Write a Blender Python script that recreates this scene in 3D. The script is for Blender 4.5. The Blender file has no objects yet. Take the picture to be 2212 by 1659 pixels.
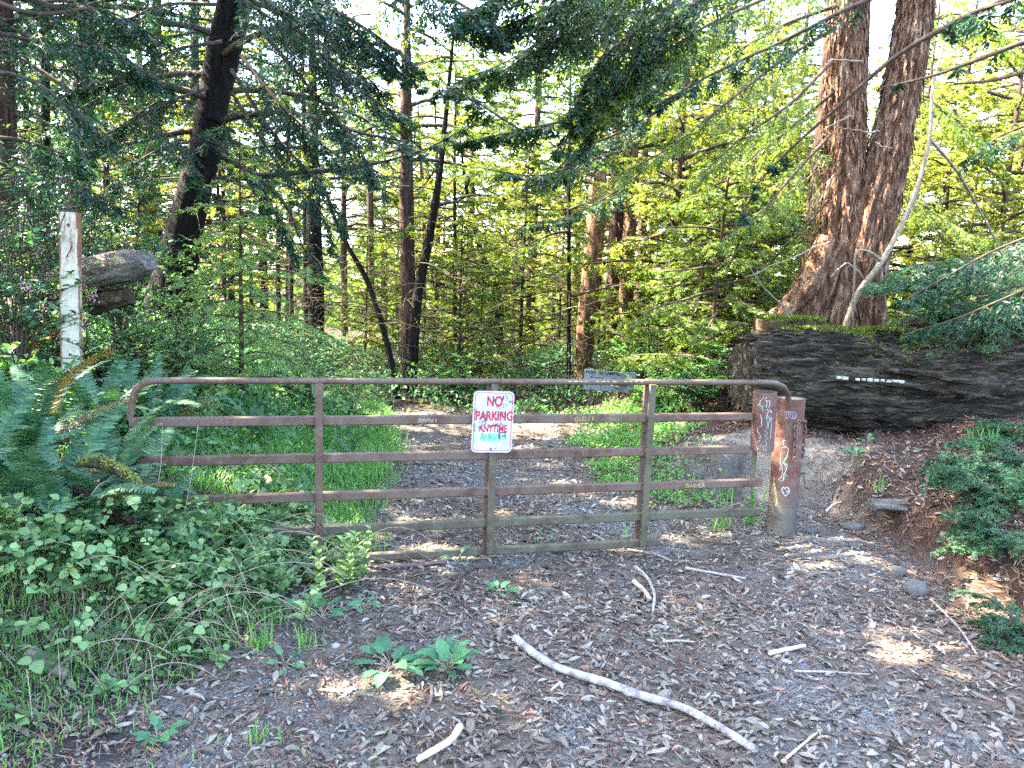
import bpy, math
import numpy as np
from mathutils import Matrix, Vector, Euler

# ------------------------------------------------------------------ camera, sky, sun, exposure
S = bpy.context.scene
C = S.collection
F, CX, CY = 1650.0, 1106.0, 829.5            # focal length and centre in reading pixels (2212 x 1659)
PITCH, ROLL, CAMZ = math.radians(-7.97), math.radians(2.13), 1.98
cp, sp = math.cos(PITCH), math.sin(PITCH)
_f = np.array([0, cp, sp]); _u = np.array([0, -sp, cp]); _r = np.array([1., 0, 0])
RT = math.cos(ROLL) * _r + math.sin(ROLL) * _u
UP = -math.sin(ROLL) * _r + math.cos(ROLL) * _u
FW = _f
CAM = np.array([0, 0, CAMZ])
cam = bpy.data.objects.new('camera', bpy.data.cameras.new('camera')); C.objects.link(cam)
cam.data.sensor_width = 36; cam.data.lens = 36 * F / 2212
cam.data.clip_end = 6000; cam.data.clip_start = 0.05
M = Matrix.Identity(4)
for i in range(3):
    M[i][0] = RT[i]; M[i][1] = UP[i]; M[i][2] = -FW[i]; M[i][3] = CAM[i]
cam.matrix_world = M
S.camera = cam

SUN = np.array([-0.69, 0.12, 0.69]); SUN /= np.linalg.norm(SUN)
W = bpy.data.worlds.new("World"); S.world = W; W.use_nodes = True
nt = W.node_tree
bg = nt.nodes['Background']
sky = nt.nodes.new('ShaderNodeTexSky'); sky.sky_type = 'NISHITA'; sky.sun_disc = False
sky.sun_elevation = math.asin(SUN[2]); sky.sun_rotation = math.atan2(SUN[0], SUN[1])
sky.air_density = 1.0; sky.dust_density = 2.0; sky.ozone_density = 1.0
nt.links.new(sky.outputs[0], bg.inputs[0]); bg.inputs[1].default_value = 0.15
sd = bpy.data.lights.new('sun', 'SUN'); sd.energy = 4.2; sd.angle = math.radians(0.5); sd.color = (1.0, 0.90, 0.72)
sun = bpy.data.objects.new('sun', sd); C.objects.link(sun)
sun.rotation_euler = Vector(SUN).to_track_quat('Z', 'Y').to_euler()
S.view_settings.view_transform = 'Standard'; S.view_settings.look = 'None'
S.view_settings.gamma = 1; S.view_settings.use_curve_mapping = False
S.view_settings.exposure = 4.2
cy = S.cycles
cy.max_bounces = 7; cy.diffuse_bounces = 4; cy.glossy_bounces = 2; cy.transmission_bounces = 4
cy.transparent_max_bounces = 4; cy.sample_clamp_indirect = 6; cy.caustics_reflective = False; cy.caustics_refractive = False
cy.use_denoising = False
try:
    cy.denoiser = 'OPENIMAGEDENOISE'; cy.denoising_input_passes = 'RGB_ALBEDO_NORMAL'; cy.denoising_prefilter = 'ACCURATE'
except Exception:
    pass

# ------------------------------------------------------------------ helpers
RNG = np.random.default_rng(7)


def nz(v):
    v = np.asarray(v, float)
    return v / np.maximum(np.linalg.norm(v, axis=-1, keepdims=True), 1e-9)


def ray(u, v):
    d = FW * F + RT * (u - CX) - UP * (v - CY)
    return d / d[1]


def at(u, v, Y):
    "the point at distance Y ahead that is seen at reading pixel (u, v)"
    return CAM + ray(u, v) * Y


def seen(P):
    "reading-pixel position and depth of points"
    d = np.asarray(P) - CAM
    z = d @ FW
    return CX + F * (d @ RT) / z, CY - F * (d @ UP) / z, z


_G = np.random.default_rng(99).random(8192)


def _h(i, j, k):
    n = (i * 73856093) ^ (j * 19349663) ^ (k * 83492791)
    return _G[n & 8191]


def vn(x, y, z=0.0):
    "value noise in -1..1"
    x, y, z = np.broadcast_arrays(np.asarray(x, float), np.asarray(y, float), np.asarray(z, float))
    i, j, k = np.floor(x).astype(np.int64), np.floor(y).astype(np.int64), np.floor(z).astype(np.int64)
    a, b, c = x - i, y - j, z - k
    a, b, c = [t * t * (3 - 2 * t) for t in (a, b, c)]
    r = 0
    for di in (0, 1):
        for dj in (0, 1):
            for dk in (0, 1):
                r = r + _h(i + di, j + dj, k + dk) * (a if di else 1 - a) * (b if dj else 1 - b) * (c if dk else 1 - c)
    return r * 2 - 1


def ss(a, b, x):
    t = np.clip((np.asarray(x, float) - a) / (b - a), 0, 1)
    return t * t * (3 - 2 * t)


def edge_left(y):
    return np.interp(y, [0, 2.6, 3.4, 4.2, 5.0, 6.0, 9.0, 11.0, 14, 30], [-2.3, -1.95, -1.6, -1.2, -1.12, -1.12, -1.35, -2.0, -3.0, -6.0])


def ground_z(x, y):
    x = np.asarray(x, float); y = np.asarray(y, float)
    n = 0.05 * vn(x * .7, y * .7, 3.1) + 0.022 * vn(x * 2.3, y * 2.3, 8.2) + 0.009 * vn(x * 7, y * 7, 1.7)
    dl = edge_left(y) - x
    left = 0.40 * np.maximum(dl, 0) * ss(0, .9, dl)
    left = 1.5 * (1 - np.exp(-left / 1.5)) + .10 * vn(x * 1.3, y * 1.3, 5) * ss(0, 1, dl)
    left = left * (1 - ss(13, 22, y) * .8)
    er = 2.98 + .16 * vn(y * 1.4, 3.3, 7) + .06 * vn(y * 5, 1.3, 7)
    dr = x - er
    near = 2.6 * np.maximum(dr, 0) * ss(-.05, .12, dr); near = .42 * (1 - np.exp(-near / .42)) + .14 * np.maximum(dr, 0) + .05 * vn(x * 7, y * 7, 4) * ss(0, .3, dr) + .06 * vn(x * 3, y * 3, 2) * ss(0, .4, dr)
    ledge = 0.50 * ss(.95, 2.35, x) + .12 * ss(3, 6, x) + .04 * vn(x * 4, y * 4, 9) * ss(1, 2, x)
    k = ss(6.95, 7.30, y + .10 * vn(x * 3, 2.2, 4))
    kr = ss(3.2, 4.6, x)
    right = near * (1 - k) + np.maximum(ledge, near * kr) * k
    right = right * (1 - ss(10.5, 15, y) * .6)
    far = -0.20 * np.maximum(y - 24, 0) * ss(24, 34, y)
    far = np.maximum(far, -30 - .01 * y)
    back = 0
    rut = -.02 * np.exp(-((x + .45) / .35) ** 2) - .02 * np.exp(-((x - 1.1) / .35) ** 2)
    return n * (1 - .0) + left + right + far + rut * (y < 14) + back


def gnd(u, v):
    "the point of the ground seen at reading pixel (u, v)"
    d = ray(u, v)
    Ys = np.linspace(1.2, 40, 6000)
    P = CAM[None] + d[None] * Ys[:, None]
    g = ground_z(P[:, 0], P[:, 1])
    i = np.argmax(P[:, 2] < g)
    p = P[i].copy(); p[2] = g[i]
    return p


class Geo:
    "collects quads and builds them as one mesh object"

    def __init__(s):
        s.V = []; s.Q = []; s.m = []; s.n = 0; s.sm = []

    def add(s, V, Q, mi=0, smooth=False):
        V = np.asarray(V, float).reshape(-1, 3); Q = np.asarray(Q, int).reshape(-1, 4)
        s.V.append(V); s.Q.append(Q + s.n); s.m.append(np.full(len(Q), mi, int)); s.sm.append(np.full(len(Q), smooth, bool)); s.n += len(V)
        return s

    def mesh(s, name, mats):
        V = np.concatenate(s.V); Q = np.concatenate(s.Q); mi = np.concatenate(s.m); sm = np.concatenate(s.sm)
        tri = Q[:, 3] == Q[:, 2]
        me = bpy.data.meshes.new(name)
        cnt = np.where(tri, 3, 4)
        st = np.concatenate([[0], np.cumsum(cnt)[:-1]])
        mask = np.ones(Q.shape, bool); mask[tri, 3] = False
        loops = Q[mask]
        me.vertices.add(len(V)); me.vertices.foreach_set('co', V.astype(np.float32).ravel())
        me.loops.add(len(loops)); me.loops.foreach_set('vertex_index', loops.astype(np.int32))
        me.polygons.add(len(Q)); me.polygons.foreach_set('loop_start', st.astype(np.int32))
        me.polygons.foreach_set('loop_total', cnt.astype(np.int32))
        for m in (mats if isinstance(mats, (list, tuple)) else [mats]):
            me.materials.append(m)
        me.polygons.foreach_set('material_index', mi.astype(np.int32))
        me.polygons.foreach_set('use_smooth', sm)
        me.update(calc_edges=True); me.validate()
        return me

    def build(s, name, mats, parent=None, loc=None):
        o = bpy.data.objects.new(name, s.mesh(name, mats)); C.objects.link(o)
        if parent is not None:
            o.parent = parent
        if loc is not None:
            o.location = loc
        return o


def tag(o, label=None, cat=None, group=None, kind=None):
    if label: o['label'] = label
    if cat: o['category'] = cat
    if group: o['group'] = group
    if kind: o['kind'] = kind
    return o


def empty(name, loc, label, cat, group=None, rz=0):
    o = bpy.data.objects.new(name, None); C.objects.link(o)
    o.location = tuple(float(t) for t in loc); o.rotation_euler = (0, 0, rz); o.empty_display_size = .1
    return tag(o, label, cat, group)


def frames(P):
    P = np.asarray(P, float)
    T = np.gradient(P, axis=0); T = nz(T)
    ref = np.array([0., 0, 1]) if abs(T[0][2]) < .9 else np.array([1., 0, 0])
    N = np.zeros_like(T)
    n = nz(np.cross(T[0], ref))
    for i in range(len(P)):
        n = nz(n - T[i] * (n @ T[i])); N[i] = n
    return T, N, np.cross(T, N)


def smooth_path(P, n):
    P = np.asarray(P, float)
    if len(P) < 3:
        t = np.linspace(0, 1, n)[:, None]
        return P[0] * (1 - t) + P[-1] * t
    d = np.concatenate([[0], np.cumsum(np.linalg.norm(np.diff(P[:, :3], axis=0), axis=1))])
    t = np.linspace(0, d[-1], n)
    m = np.gradient(P, d, axis=0)
    i = np.clip(np.searchsorted(d, t, side='right') - 1, 0, len(d) - 2)
    h = (d[i + 1] - d[i])[:, None]; s = ((t - d[i]))[:, None] / h
    return (2 * s**3 - 3 * s**2 + 1) * P[i] + (s**3 - 2 * s**2 + s) * h * m[i] + (-2 * s**3 + 3 * s**2) * P[i + 1] + (s**3 - s**2) * h * m[i + 1]


def tube(g, P, R, ns=8, mi=0, disp=None, smooth=True, cap=True):
    P = np.asarray(P, float); n = len(P)
    R = np.broadcast_to(np.asarray(R, float), (n,)) if np.ndim(R) < 2 else R
    T, N, B = frames(P)
    a = np.linspace(0, 2 * np.pi, ns, endpoint=False)
    r = R[:, None] * np.ones(ns)[None]
    if disp is not None:
        L = np.concatenate([[0], np.cumsum(np.linalg.norm(np.diff(P, axis=0), axis=1))])
        r = r * (1 + disp(L[:, None] + 0 * a[None], a[None] + 0 * L[:, None]))
    V = P[:, None] + r[..., None] * (np.cos(a)[None, :, None] * N[:, None] + np.sin(a)[None, :, None] * B[:, None])
    V = V.reshape(-1, 3)
    i = np.arange(n - 1)[:, None] * ns; j = np.arange(ns)[None]; j2 = (j + 1) % ns
    Q = np.stack([i + j, i + j2, i + ns + j2, i + ns + j], -1).reshape(-1, 4)
    g.add(V, Q, mi, smooth)
    if cap:
        for e, base in ((0, 0), (n - 1, (n - 1) * ns)):
            c = P[e]
            k = np.arange(ns)
            ring = V[base:base + ns]
            VV = np.concatenate([ring, [c]])
            a1, a2 = (k, (k + 1) % ns) if e else ((k + 1) % ns, k)
            g.add(VV, np.stack([a1, a2, np.full(ns, ns), np.full(ns, ns)], -1), mi, False)
    return g


def box(g, c, sx, sy, sz, X=(1, 0, 0), Y=(0, 1, 0), Z=(0, 0, 1), mi=0, bev=0.0):
    X, Y, Z = map(lambda v: nz(np.array(v, float)), (X, Y, Z)); c = np.asarray(c, float)
    b = bev
    V = []; Q = []
    if b <= 0:
        for k in (-1, 1):
            for p, q in ((-1, -1), (1, -1), (1, 1), (-1, 1)):
                V.append(c + X * sx / 2 * p + Y * sy / 2 * q + Z * sz / 2 * k)
        Q = [(3, 2, 1, 0), (4, 5, 6, 7), (0, 1, 5, 4), (1, 2, 6, 5), (2, 3, 7, 6), (3, 0, 4, 7)]
        g.add(V, Q, mi)
    else:                                     # chamfered along X
        prof = [(-sy / 2 + b, -sz / 2), (sy / 2 - b, -sz / 2), (sy / 2, -sz / 2 + b), (sy / 2, sz / 2 - b), (sy / 2 - b, sz / 2), (-sy / 2 + b, sz / 2), (-sy / 2, sz / 2 - b), (-sy / 2, -sz / 2 + b)]
        for k in (-1, 1):
            for p, q in prof:
                V.append(c + X * sx / 2 * k + Y * p + Z * q)
        for i in range(8):
            j = (i + 1) % 8
            Q.append((i, i + 8, j + 8, j))
        for o in (0, 8):
            Q += [(o, o + 1, o + 2, o + 7), (o + 2, o + 3, o + 6, o + 7), (o + 3, o + 4, o + 5, o + 6)]
        g.add(V, Q, mi)
    return g


def leaves(g, B, D, N, L, Wd, mi=0, fold=0.0):
    "diamond leaves: base, direction, normal"
    D = nz(D); Sd = nz(np.cross(D, N)); n = len(B)
    L = np.broadcast_to(L, (n,))[:, None]; Wd = np.broadcast_to(Wd, (n,))[:, None]
    NN = np.cross(Sd, D)
    m = B + D * L * .45
    V = np.stack([B, m + Sd * Wd / 2 + NN * fold * L, B + D * L, m - Sd * Wd / 2 + NN * fold * L], 1).reshape(-1, 3)
    g.add(V, np.arange(4 * n).reshape(-1, 4), mi)


def ovals(g, B, D, N, L, Wd, mi=0, curl=0.12, ts=(.0, .22, .5, .78, 1.0), ws=(.12, .82, 1.0, .68, .04), cup=0.15, rng=RNG):
    "longer leaves of several quads, folded on the midrib and curled along it"
    D = nz(D); Sd = nz(np.cross(D, N)); NN = np.cross(Sd, D); n = len(B)
    L = np.broadcast_to(L, (n,)); Wd = np.broadcast_to(Wd, (n,)); curl = np.broadcast_to(curl, (n,)); cup = np.broadcast_to(cup, (n,))
    k = len(ts); V = np.zeros((n, k, 3, 3))
    for i, (t, w) in enumerate(zip(ts, ws)):
        c = B + D * (L * t)[:, None] + NN * (L * curl * (4 * t * (1 - t)) * 1.0 - L * curl * .0)[:, None]
        V[:, i, 1] = c
        V[:, i, 0] = c - Sd * (Wd * w / 2)[:, None] + NN * (Wd * w * cup)[:, None]
        V[:, i, 2] = c + Sd * (Wd * w / 2)[:, None] + NN * (Wd * w * cup)[:, None]
    q = []
    for i in range(k - 1):
        for j in (0, 1):
            q.append((i * 3 + j, i * 3 + j + 1, (i + 1) * 3 + j + 1, (i + 1) * 3 + j))
    q = np.array(q)
    Q = (np.arange(n)[:, None, None] * (k * 3) + q[None]).reshape(-1, 4)
    g.add(V.reshape(-1, 3), Q, mi, True)


# ------------------------------------------------------------------ materials
def node_mat(name):
    m = bpy.data.materials.new(name); m.use_nodes = True
    t = m.node_tree; t.nodes.clear()
    out = t.nodes.new('ShaderNodeOutputMaterial')
    return m, t, out


def N(t, typ, **kw):
    n = t.nodes.new(typ)
    for k, v in kw.items():
        if k.startswith('i_'):
            key = k[2:]
            key = int(key) if key.isdigit() else key.replace('_', ' ')
            s = n.inputs[key]
            if hasattr(v, 'is_linked') or isinstance(v, bpy.types.NodeSocket):
                t.links.new(v, s)
            else:
                s.default_value = v
        else:
            setattr(n, k, v)
    return n


def rgb(c):
    return (*c, 1.0)


def ramp(t, fac, stops, interp='LINEAR'):
    r = t.nodes.new('ShaderNodeValToRGB'); r.color_ramp.interpolation = interp
    e = r.color_ramp.elements
    while len(e) < len(stops): e.new(.5)
    for k, (p, c) in zip(e, stops):
        k.position = p; k.color = rgb(c) if len(c) == 3 else c
    t.links.new(fac, r.inputs[0])
    return r.outputs[0]


def mixc(t, fac, a, b, mode='MIX'):
    m = t.nodes.new('ShaderNodeMix'); m.data_type = 'RGBA'; m.blend_type = mode
    for s, v in ((m.inputs[0], fac), (m.inputs[6], a), (m.inputs[7], b)):
        if isinstance(v, bpy.types.NodeSocket): t.links.new(v, s)
        elif isinstance(v, (int, float)): s.default_value = v
        else: s.default_value = rgb(v)
    return m.outputs[2]


def coords(t, scale=(1, 1, 1)):
    tc = t.nodes.new('ShaderNodeTexCoord'); mp = t.nodes.new('ShaderNodeMapping'); mp.inputs['Scale'].default_value = scale
    t.links.new(tc.outputs['Object'], mp.inputs[0])
    return mp.outputs[0]


def noise(t, vec, scale, detail=4, rough=.6, dist=0):
    n = N(t, 'ShaderNodeTexNoise', i_Scale=scale, i_Detail=detail, i_Roughness=rough, i_Distortion=dist)
    t.links.new(vec, n.inputs['Vector'])
    return n.outputs['Fac']


def bump(t, h, strength=.5, dist=.01):
    b = N(t, 'ShaderNodeBump', i_Strength=strength, i_Distance=dist); t.links.new(h, b.inputs['Height'])
    return b.outputs[0]


def principled(t, out, col, rough=.8, normal=None, spec=.3, metal=0.0):
    p = t.nodes.new('ShaderNodeBsdfPrincipled')
    for s, v in (('Base Color', col), ('Roughness', rough), ('Metallic', metal), ('Specular IOR Level', spec)):
        if isinstance(v, bpy.types.NodeSocket): t.links.new(v, p.inputs[s])
        elif isinstance(v, (int, float)): p.inputs[s].default_value = v
        else: p.inputs[s].default_value = rgb(v)
    if normal is not None: t.links.new(normal, p.inputs['Normal'])
    t.links.new(p.outputs[0], out.inputs[0])
    return p


def leaf_mat(name, stops, trans=.4, tcol=(1.0, 1.15, .45), rough=.45, spec=.35, patch=.5):
    "leaves: colour varies leaf by leaf and in large patches; light passes through"
    m, t, out = node_mat(name)
    ge = t.nodes.new('ShaderNodeNewGeometry')
    oi = t.nodes.new('ShaderNodeObjectInfo')
    tc = t.nodes.new('ShaderNodeTexCoord')
    big = noise(t, tc.outputs['Object'], 1.1, 2)
    a = N(t, 'ShaderNodeMath', operation='MULTIPLY', i_0=ge.outputs['Random Per Island'], i_1=1 - patch * .6)
    b = N(t, 'ShaderNodeMath', operation='MULTIPLY', i_0=big, i_1=patch)
    c = N(t, 'ShaderNodeMath', operation='ADD', i_0=a.outputs[0], i_1=b.outputs[0])
    d = N(t, 'ShaderNodeMath', operation='MULTIPLY', i_0=oi.outputs['Random'], i_1=.22)
    e = N(t, 'ShaderNodeMath', operation='ADD', i_0=c.outputs[0], i_1=d.outputs[0])
    e2 = N(t, 'ShaderNodeMath', operation='SUBTRACT', i_0=e.outputs[0], i_1=.16)
    col = ramp(t, e2.outputs[0], stops)
    p = principled(t, out, col, rough, None, spec)
    tr = t.nodes.new('ShaderNodeBsdfTranslucent')
    t.links.new(mixc(t, 1.0, col, tcol, 'MULTIPLY'), tr.inputs[0])
    mx = t.nodes.new('ShaderNodeMixShader'); mx.inputs[0].default_value = trans
    t.links.new(p.outputs[0], mx.inputs[1]); t.links.new(tr.outputs[0], mx.inputs[2]); t.links.new(mx.outputs[0], out.inputs[0])
    return m


def bark_mat(name, c1, c2, c3, sc=(9, 9, 1.2), bs=.9, moss=None):
    m, t, out = node_mat(name)
    v = coords(t, sc)
    n1 = noise(t, v, 2.2, 6, .65, .3); n2 = noise(t, v, 7, 4, .7)
    v2 = coords(t, (2, 2, 1)); n3 = noise(t, v2, 1.6, 3)
    col = ramp(t, n1, [(.3, c1), (.5, c2), (.68, c3)])
    col = mixc(t, n2, col, c1, 'MIX') if False else mixc(t, .45, col, ramp(t, n2, [(.3, (.35, .35, .35)), (.7, (1.25, 1.2, 1.15))]), 'MULTIPLY')
    if moss is not None:
        col = mixc(t, ramp(t, n3, [(.52, (0, 0, 0)), (.66, (1, 1, 1))]), col, moss)
    h = N(t, 'ShaderNodeMath', operation='ADD', i_0=n1, i_1=n2)
    principled(t, out, col, .9, bump(t, h.outputs[0], bs, .03), .15)
    return m


def rust_mat(name, c1, c2, c3, sc=1.0, rough=.62):
    m, t, out = node_mat(name)
    v = coords(t)
    n1 = noise(t, v, 9 * sc, 6, .7); n2 = noise(t, v, 2.1 * sc, 3, .6); n3 = noise(t, v, 60, 3, .7)
    col = ramp(t, n1, [(.32, c1), (.52, c2), (.7, c3)])
    col = mixc(t, ramp(t, n2, [(.45, (0, 0, 0)), (.62, (1, 1, 1))]), col, tuple(.6 * a + .4 * b for a, b in zip(c3, c1)))
    col = mixc(t, .35, col, ramp(t, n3, [(.3, (.5, .5, .5)), (.7, (1.3, 1.3, 1.3))]), 'MULTIPLY')
    principled(t, out, col, rough, bump(t, n3, .35, .003), .35)
    return m


def plain(name, c, rough=.8, spec=.3, var=.35, sc=14):
    m, t, out = node_mat(name)
    n1 = noise(t, coords(t), sc, 4, .65)
    lo = tuple(x * (1 - var) for x in c); hi = tuple(min(1, x * (1 + var)) for x in c)
    principled(t, out, ramp(t, n1, [(.3, lo), (.7, hi)]), rough, bump(t, n1, .25, .004), spec)
    return m


def island_mat(name, stops, rough=.85, spec=.2, trans=0.0, interp='LINEAR'):
    m, t, out = node_mat(name)
    ge = t.nodes.new('ShaderNodeNewGeometry')
    col = ramp(t, ge.outputs['Random Per Island'], stops, interp)
    n1 = noise(t, coords(t), 60, 2)
    col = mixc(t, .4, col, ramp(t, n1, [(.3, (.6, .6, .6)), (.7, (1.25, 1.25, 1.25))]), 'MULTIPLY')
    p = principled(t, out, col, rough, None, spec)
    if trans > 0:
        tr = t.nodes.new('ShaderNodeBsdfTranslucent'); t.links.new(col, tr.inputs[0])
        mx = t.nodes.new('ShaderNodeMixShader'); mx.inputs[0].default_value = trans
        t.links.new(p.outputs[0], mx.inputs[1]); t.links.new(tr.outputs[0], mx.inputs[2]); t.links.new(mx.outputs[0], out.inputs[0])
    return m


MT = {}
MT['dark_fir'] = leaf_mat('shade_tinted_fir_needles', [(0, (.005, .024, .017)), (.5, (.011, .048, .028)), (1, (.035, .095, .035))], .35)  # teal shade of the left wood mixed into the needle colour
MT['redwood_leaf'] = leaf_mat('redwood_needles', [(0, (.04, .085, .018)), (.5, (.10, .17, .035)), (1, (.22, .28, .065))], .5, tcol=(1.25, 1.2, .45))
MT['shade_leaf'] = leaf_mat('shade_tinted_needles', [(0, (.010, .034, .014)), (.5, (.026, .070, .024)), (1, (.085, .15, .04))], .4, tcol=(1.2, 1.2, .45))  # darker copy of the redwood needles, carrying the overhang's shade as colour
MT['sun_leaf'] = leaf_mat('sun_tinted_needles', [(0, (.09, .12, .022)), (.5, (.19, .24, .05)), (1, (.34, .35, .11))], .55, tcol=(1.35, 1.25, .5))  # yellower, brighter copy: sun on the leaves is put into the colour
MT['sapling'] = leaf_mat('sapling_needles', [(0, (.10, .19, .07)), (.5, (.20, .33, .10)), (1, (.36, .46, .15))], .45)
MT['fern'] = leaf_mat('fern_green', [(0, (.018, .060, .034)), (.5, (.050, .125, .062)), (1, (.13, .23, .10))], .25, tcol=(1., 1.2, .5), rough=.5, spec=.3)
MT['fern_old'] = leaf_mat('fern_brown', [(0, (.10, .06, .025)), (.5, (.16, .11, .03)), (1, (.13, .15, .04))], .3, tcol=(1.1, 1, .5))
MT['bramble'] = leaf_mat('bramble_leaf', [(0, (.035, .075, .03)), (.35, (.10, .19, .07)), (.65, (.22, .34, .13)), (1, (.40, .48, .18))], .32, tcol=(1.0, 1.2, .45), patch=.25, rough=.55, spec=.25)
MT['under'] = leaf_mat('undergrowth_leaf', [(0, (.03, .08, .035)), (.5, (.08, .19, .08)), (1, (.20, .34, .10))], .35)
MT['grass'] = leaf_mat('grass_blade', [(0, (.07, .19, .05)), (.5, (.13, .31, .075)), (1, (.28, .42, .10))], .4, tcol=(1, 1.2, .45))
MT['grass_dry'] = island_mat('dry_grass', [(0, (.20, .15, .10)), (1, (.42, .35, .25))], trans=.15)
MT['dock'] = leaf_mat('dock_leaf', [(0, (.035, .12, .055)), (.5, (.06, .18, .08)), (1, (.12, .27, .11))], .3)
MT['salal'] = leaf_mat('glossy_leaf', [(0, (.02, .07, .05)), (.5, (.045, .13, .08)), (1, (.12, .26, .08))], .25, rough=.3, spec=.6)
MT['pink'] = island_mat('pink_petal', [(0, (.45, .22, .26)), (1, (.70, .48, .50))], trans=.3)
MT['moss'] = plain('moss', (.09, .12, .02), .95, .1, .6, 30)
MT['litter'] = island_mat('fallen_leaf', [(0, (.07, .050, .036)), (.25, (.13, .100, .074)), (.5, (.19, .155, .118)), (.75, (.25, .215, .168)), (.94, (.33, .29, .225)), (1, (.34, .17, .09))], .55, .4, .12)
MT['needle_litter'] = island_mat('fallen_redwood_twig', [(0, (.07, .04, .03)), (.6, (.17, .095, .07)), (1, (.30, .17, .11))])
MT['stone'] = island_mat('gravel_stone', [(0, (.09, .09, .085)), (.6, (.17, .165, .155)), (1, (.30, .29, .265))], .75)
MT['rock'] = plain('grey_rock', (.11, .10, .09), .85, .2, .35, 9)
MT['twig'] = plain('twig_bark', (.06, .045, .035), .9, .15, .4, 20)
MT['limb'] = plain('limb_bark', (.075, .055, .042), .9, .15, .5, 16)
MT['pale_limb'] = plain('bare_grey_limb', (.19, .155, .115), .85, .2, .35, 18)
MT['dead_twig'] = plain('dead_twig_wood', (.13, .095, .055), .9, .15, .4, 18)
MT['stick'] = plain('stick_bark', (.30, .26, .23), .85, .2, .35, 26)
MT['stick_dark'] = plain('dark_stick_bark', (.12, .09, .08), .85, .2, .35, 26)
MT['stick_pale'] = plain('peeled_stick', (.48, .38, .26), .8, .2, .25, 30)
MT['bark_dark'] = bark_mat('shade_darkened_bark', (.004, .003, .003), (.010, .008, .007), (.024, .019, .016))  # near-black because the shade on backlit trunks is put into the bark colour
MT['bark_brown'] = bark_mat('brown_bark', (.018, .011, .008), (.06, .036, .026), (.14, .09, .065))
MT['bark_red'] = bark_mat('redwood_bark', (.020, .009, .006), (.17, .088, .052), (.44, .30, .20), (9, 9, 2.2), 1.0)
MT['bark_moss'] = bark_mat('mossy_bark', (.02, .014, .01), (.07, .045, .03), (.15, .11, .07), (6, 6, 3), .9, (.06, .075, .015))
MT['log'] = bark_mat('fallen_log_wood', (.006, .005, .004), (.035, .029, .022), (.13, .108, .08), (1.3, 7, 7), 1.0)
MT['grey_wood'] = bark_mat('weathered_wood', (.05, .045, .04), (.16, .145, .125), (.30, .275, .24), (1.6, 14, 14), .8)
MT['plank'] = bark_mat('weathered_plank', (.07, .055, .04), (.18, .15, .11), (.30, .26, .20), (2, 20, 20), .6)
MT['rail'] = rust_mat('brown_gate_paint', (.048, .023, .014), (.105, .058, .039), (.165, .115, .085))
MT['rail_moss'] = rust_mat('algae_stained_gate_paint', (.045, .034, .020), (.085, .066, .042), (.125, .115, .07))
MT['rust'] = rust_mat('rusty_pipe', (.05, .020, .016), (.11, .052, .040), (.16, .10, .08), .8)
def pipe_mat():
    m, t, out = node_mat('rusty_pipe_with_muddy_foot')
    v = coords(t); n1 = noise(t, v, 8, 6, .7); n2 = noise(t, v, 2.6, 3, .6); n3 = noise(t, v, 60, 3, .7); n4 = noise(t, coords(t, (3, 3, .5)), 9, 4, .7)
    col = ramp(t, n1, [(.32, (.055, .020, .014)), (.5, (.13, .052, .036)), (.68, (.19, .115, .085))])
    col = mixc(t, ramp(t, n4, [(.50, (0, 0, 0)), (.66, (.8, .8, .8))]), col, (.10, .065, .055))
    sp_ = N(t, 'ShaderNodeSeparateXYZ'); t.links.new(v, sp_.inputs[0])
    k = N(t, 'ShaderNodeMapRange', i_1=.08, i_2=.62, i_3=.75, i_4=-.15); t.links.new(sp_.outputs[2], k.inputs[0])
    k2 = N(t, 'ShaderNodeMath', operation='ADD', i_0=k.outputs[0], i_1=n2)
    col = mixc(t, ramp(t, k2.outputs[0], [(.55, (0, 0, 0)), (1.0, (.9, .9, .9))]), col, (.13, .11, .085))
    col = mixc(t, .4, col, ramp(t, n3, [(.3, (.5, .5, .5)), (.7, (1.3, 1.3, 1.3))]), 'MULTIPLY')
    principled(t, out, col, .6, bump(t, n3, .4, .003), .35)
    return m


MT['bollard'] = pipe_mat()
MT['chain'] = rust_mat('rusty_chain', (.06, .028, .02), (.12, .06, .045), (.18, .10, .08), 3)
MT['chalk'] = plain('pale_marker', (.40, .36, .33), .9, .1, .2)
MT['yellow'] = plain('yellow_marker', (.48, .36, .12), .9, .1, .15)
MT['teal'] = plain('teal_marker', (.12, .38, .32), .9, .1, .2)
MT['black'] = plain('black_marker', (.02, .02, .025), .6, .3, .2)
MT['red'] = plain('sign_red', (.42, .012, .045), .5, .4, .08)
MT['signink'] = plain('dark_blue_paint', (.02, .022, .05), .7, .3, .2)


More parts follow.
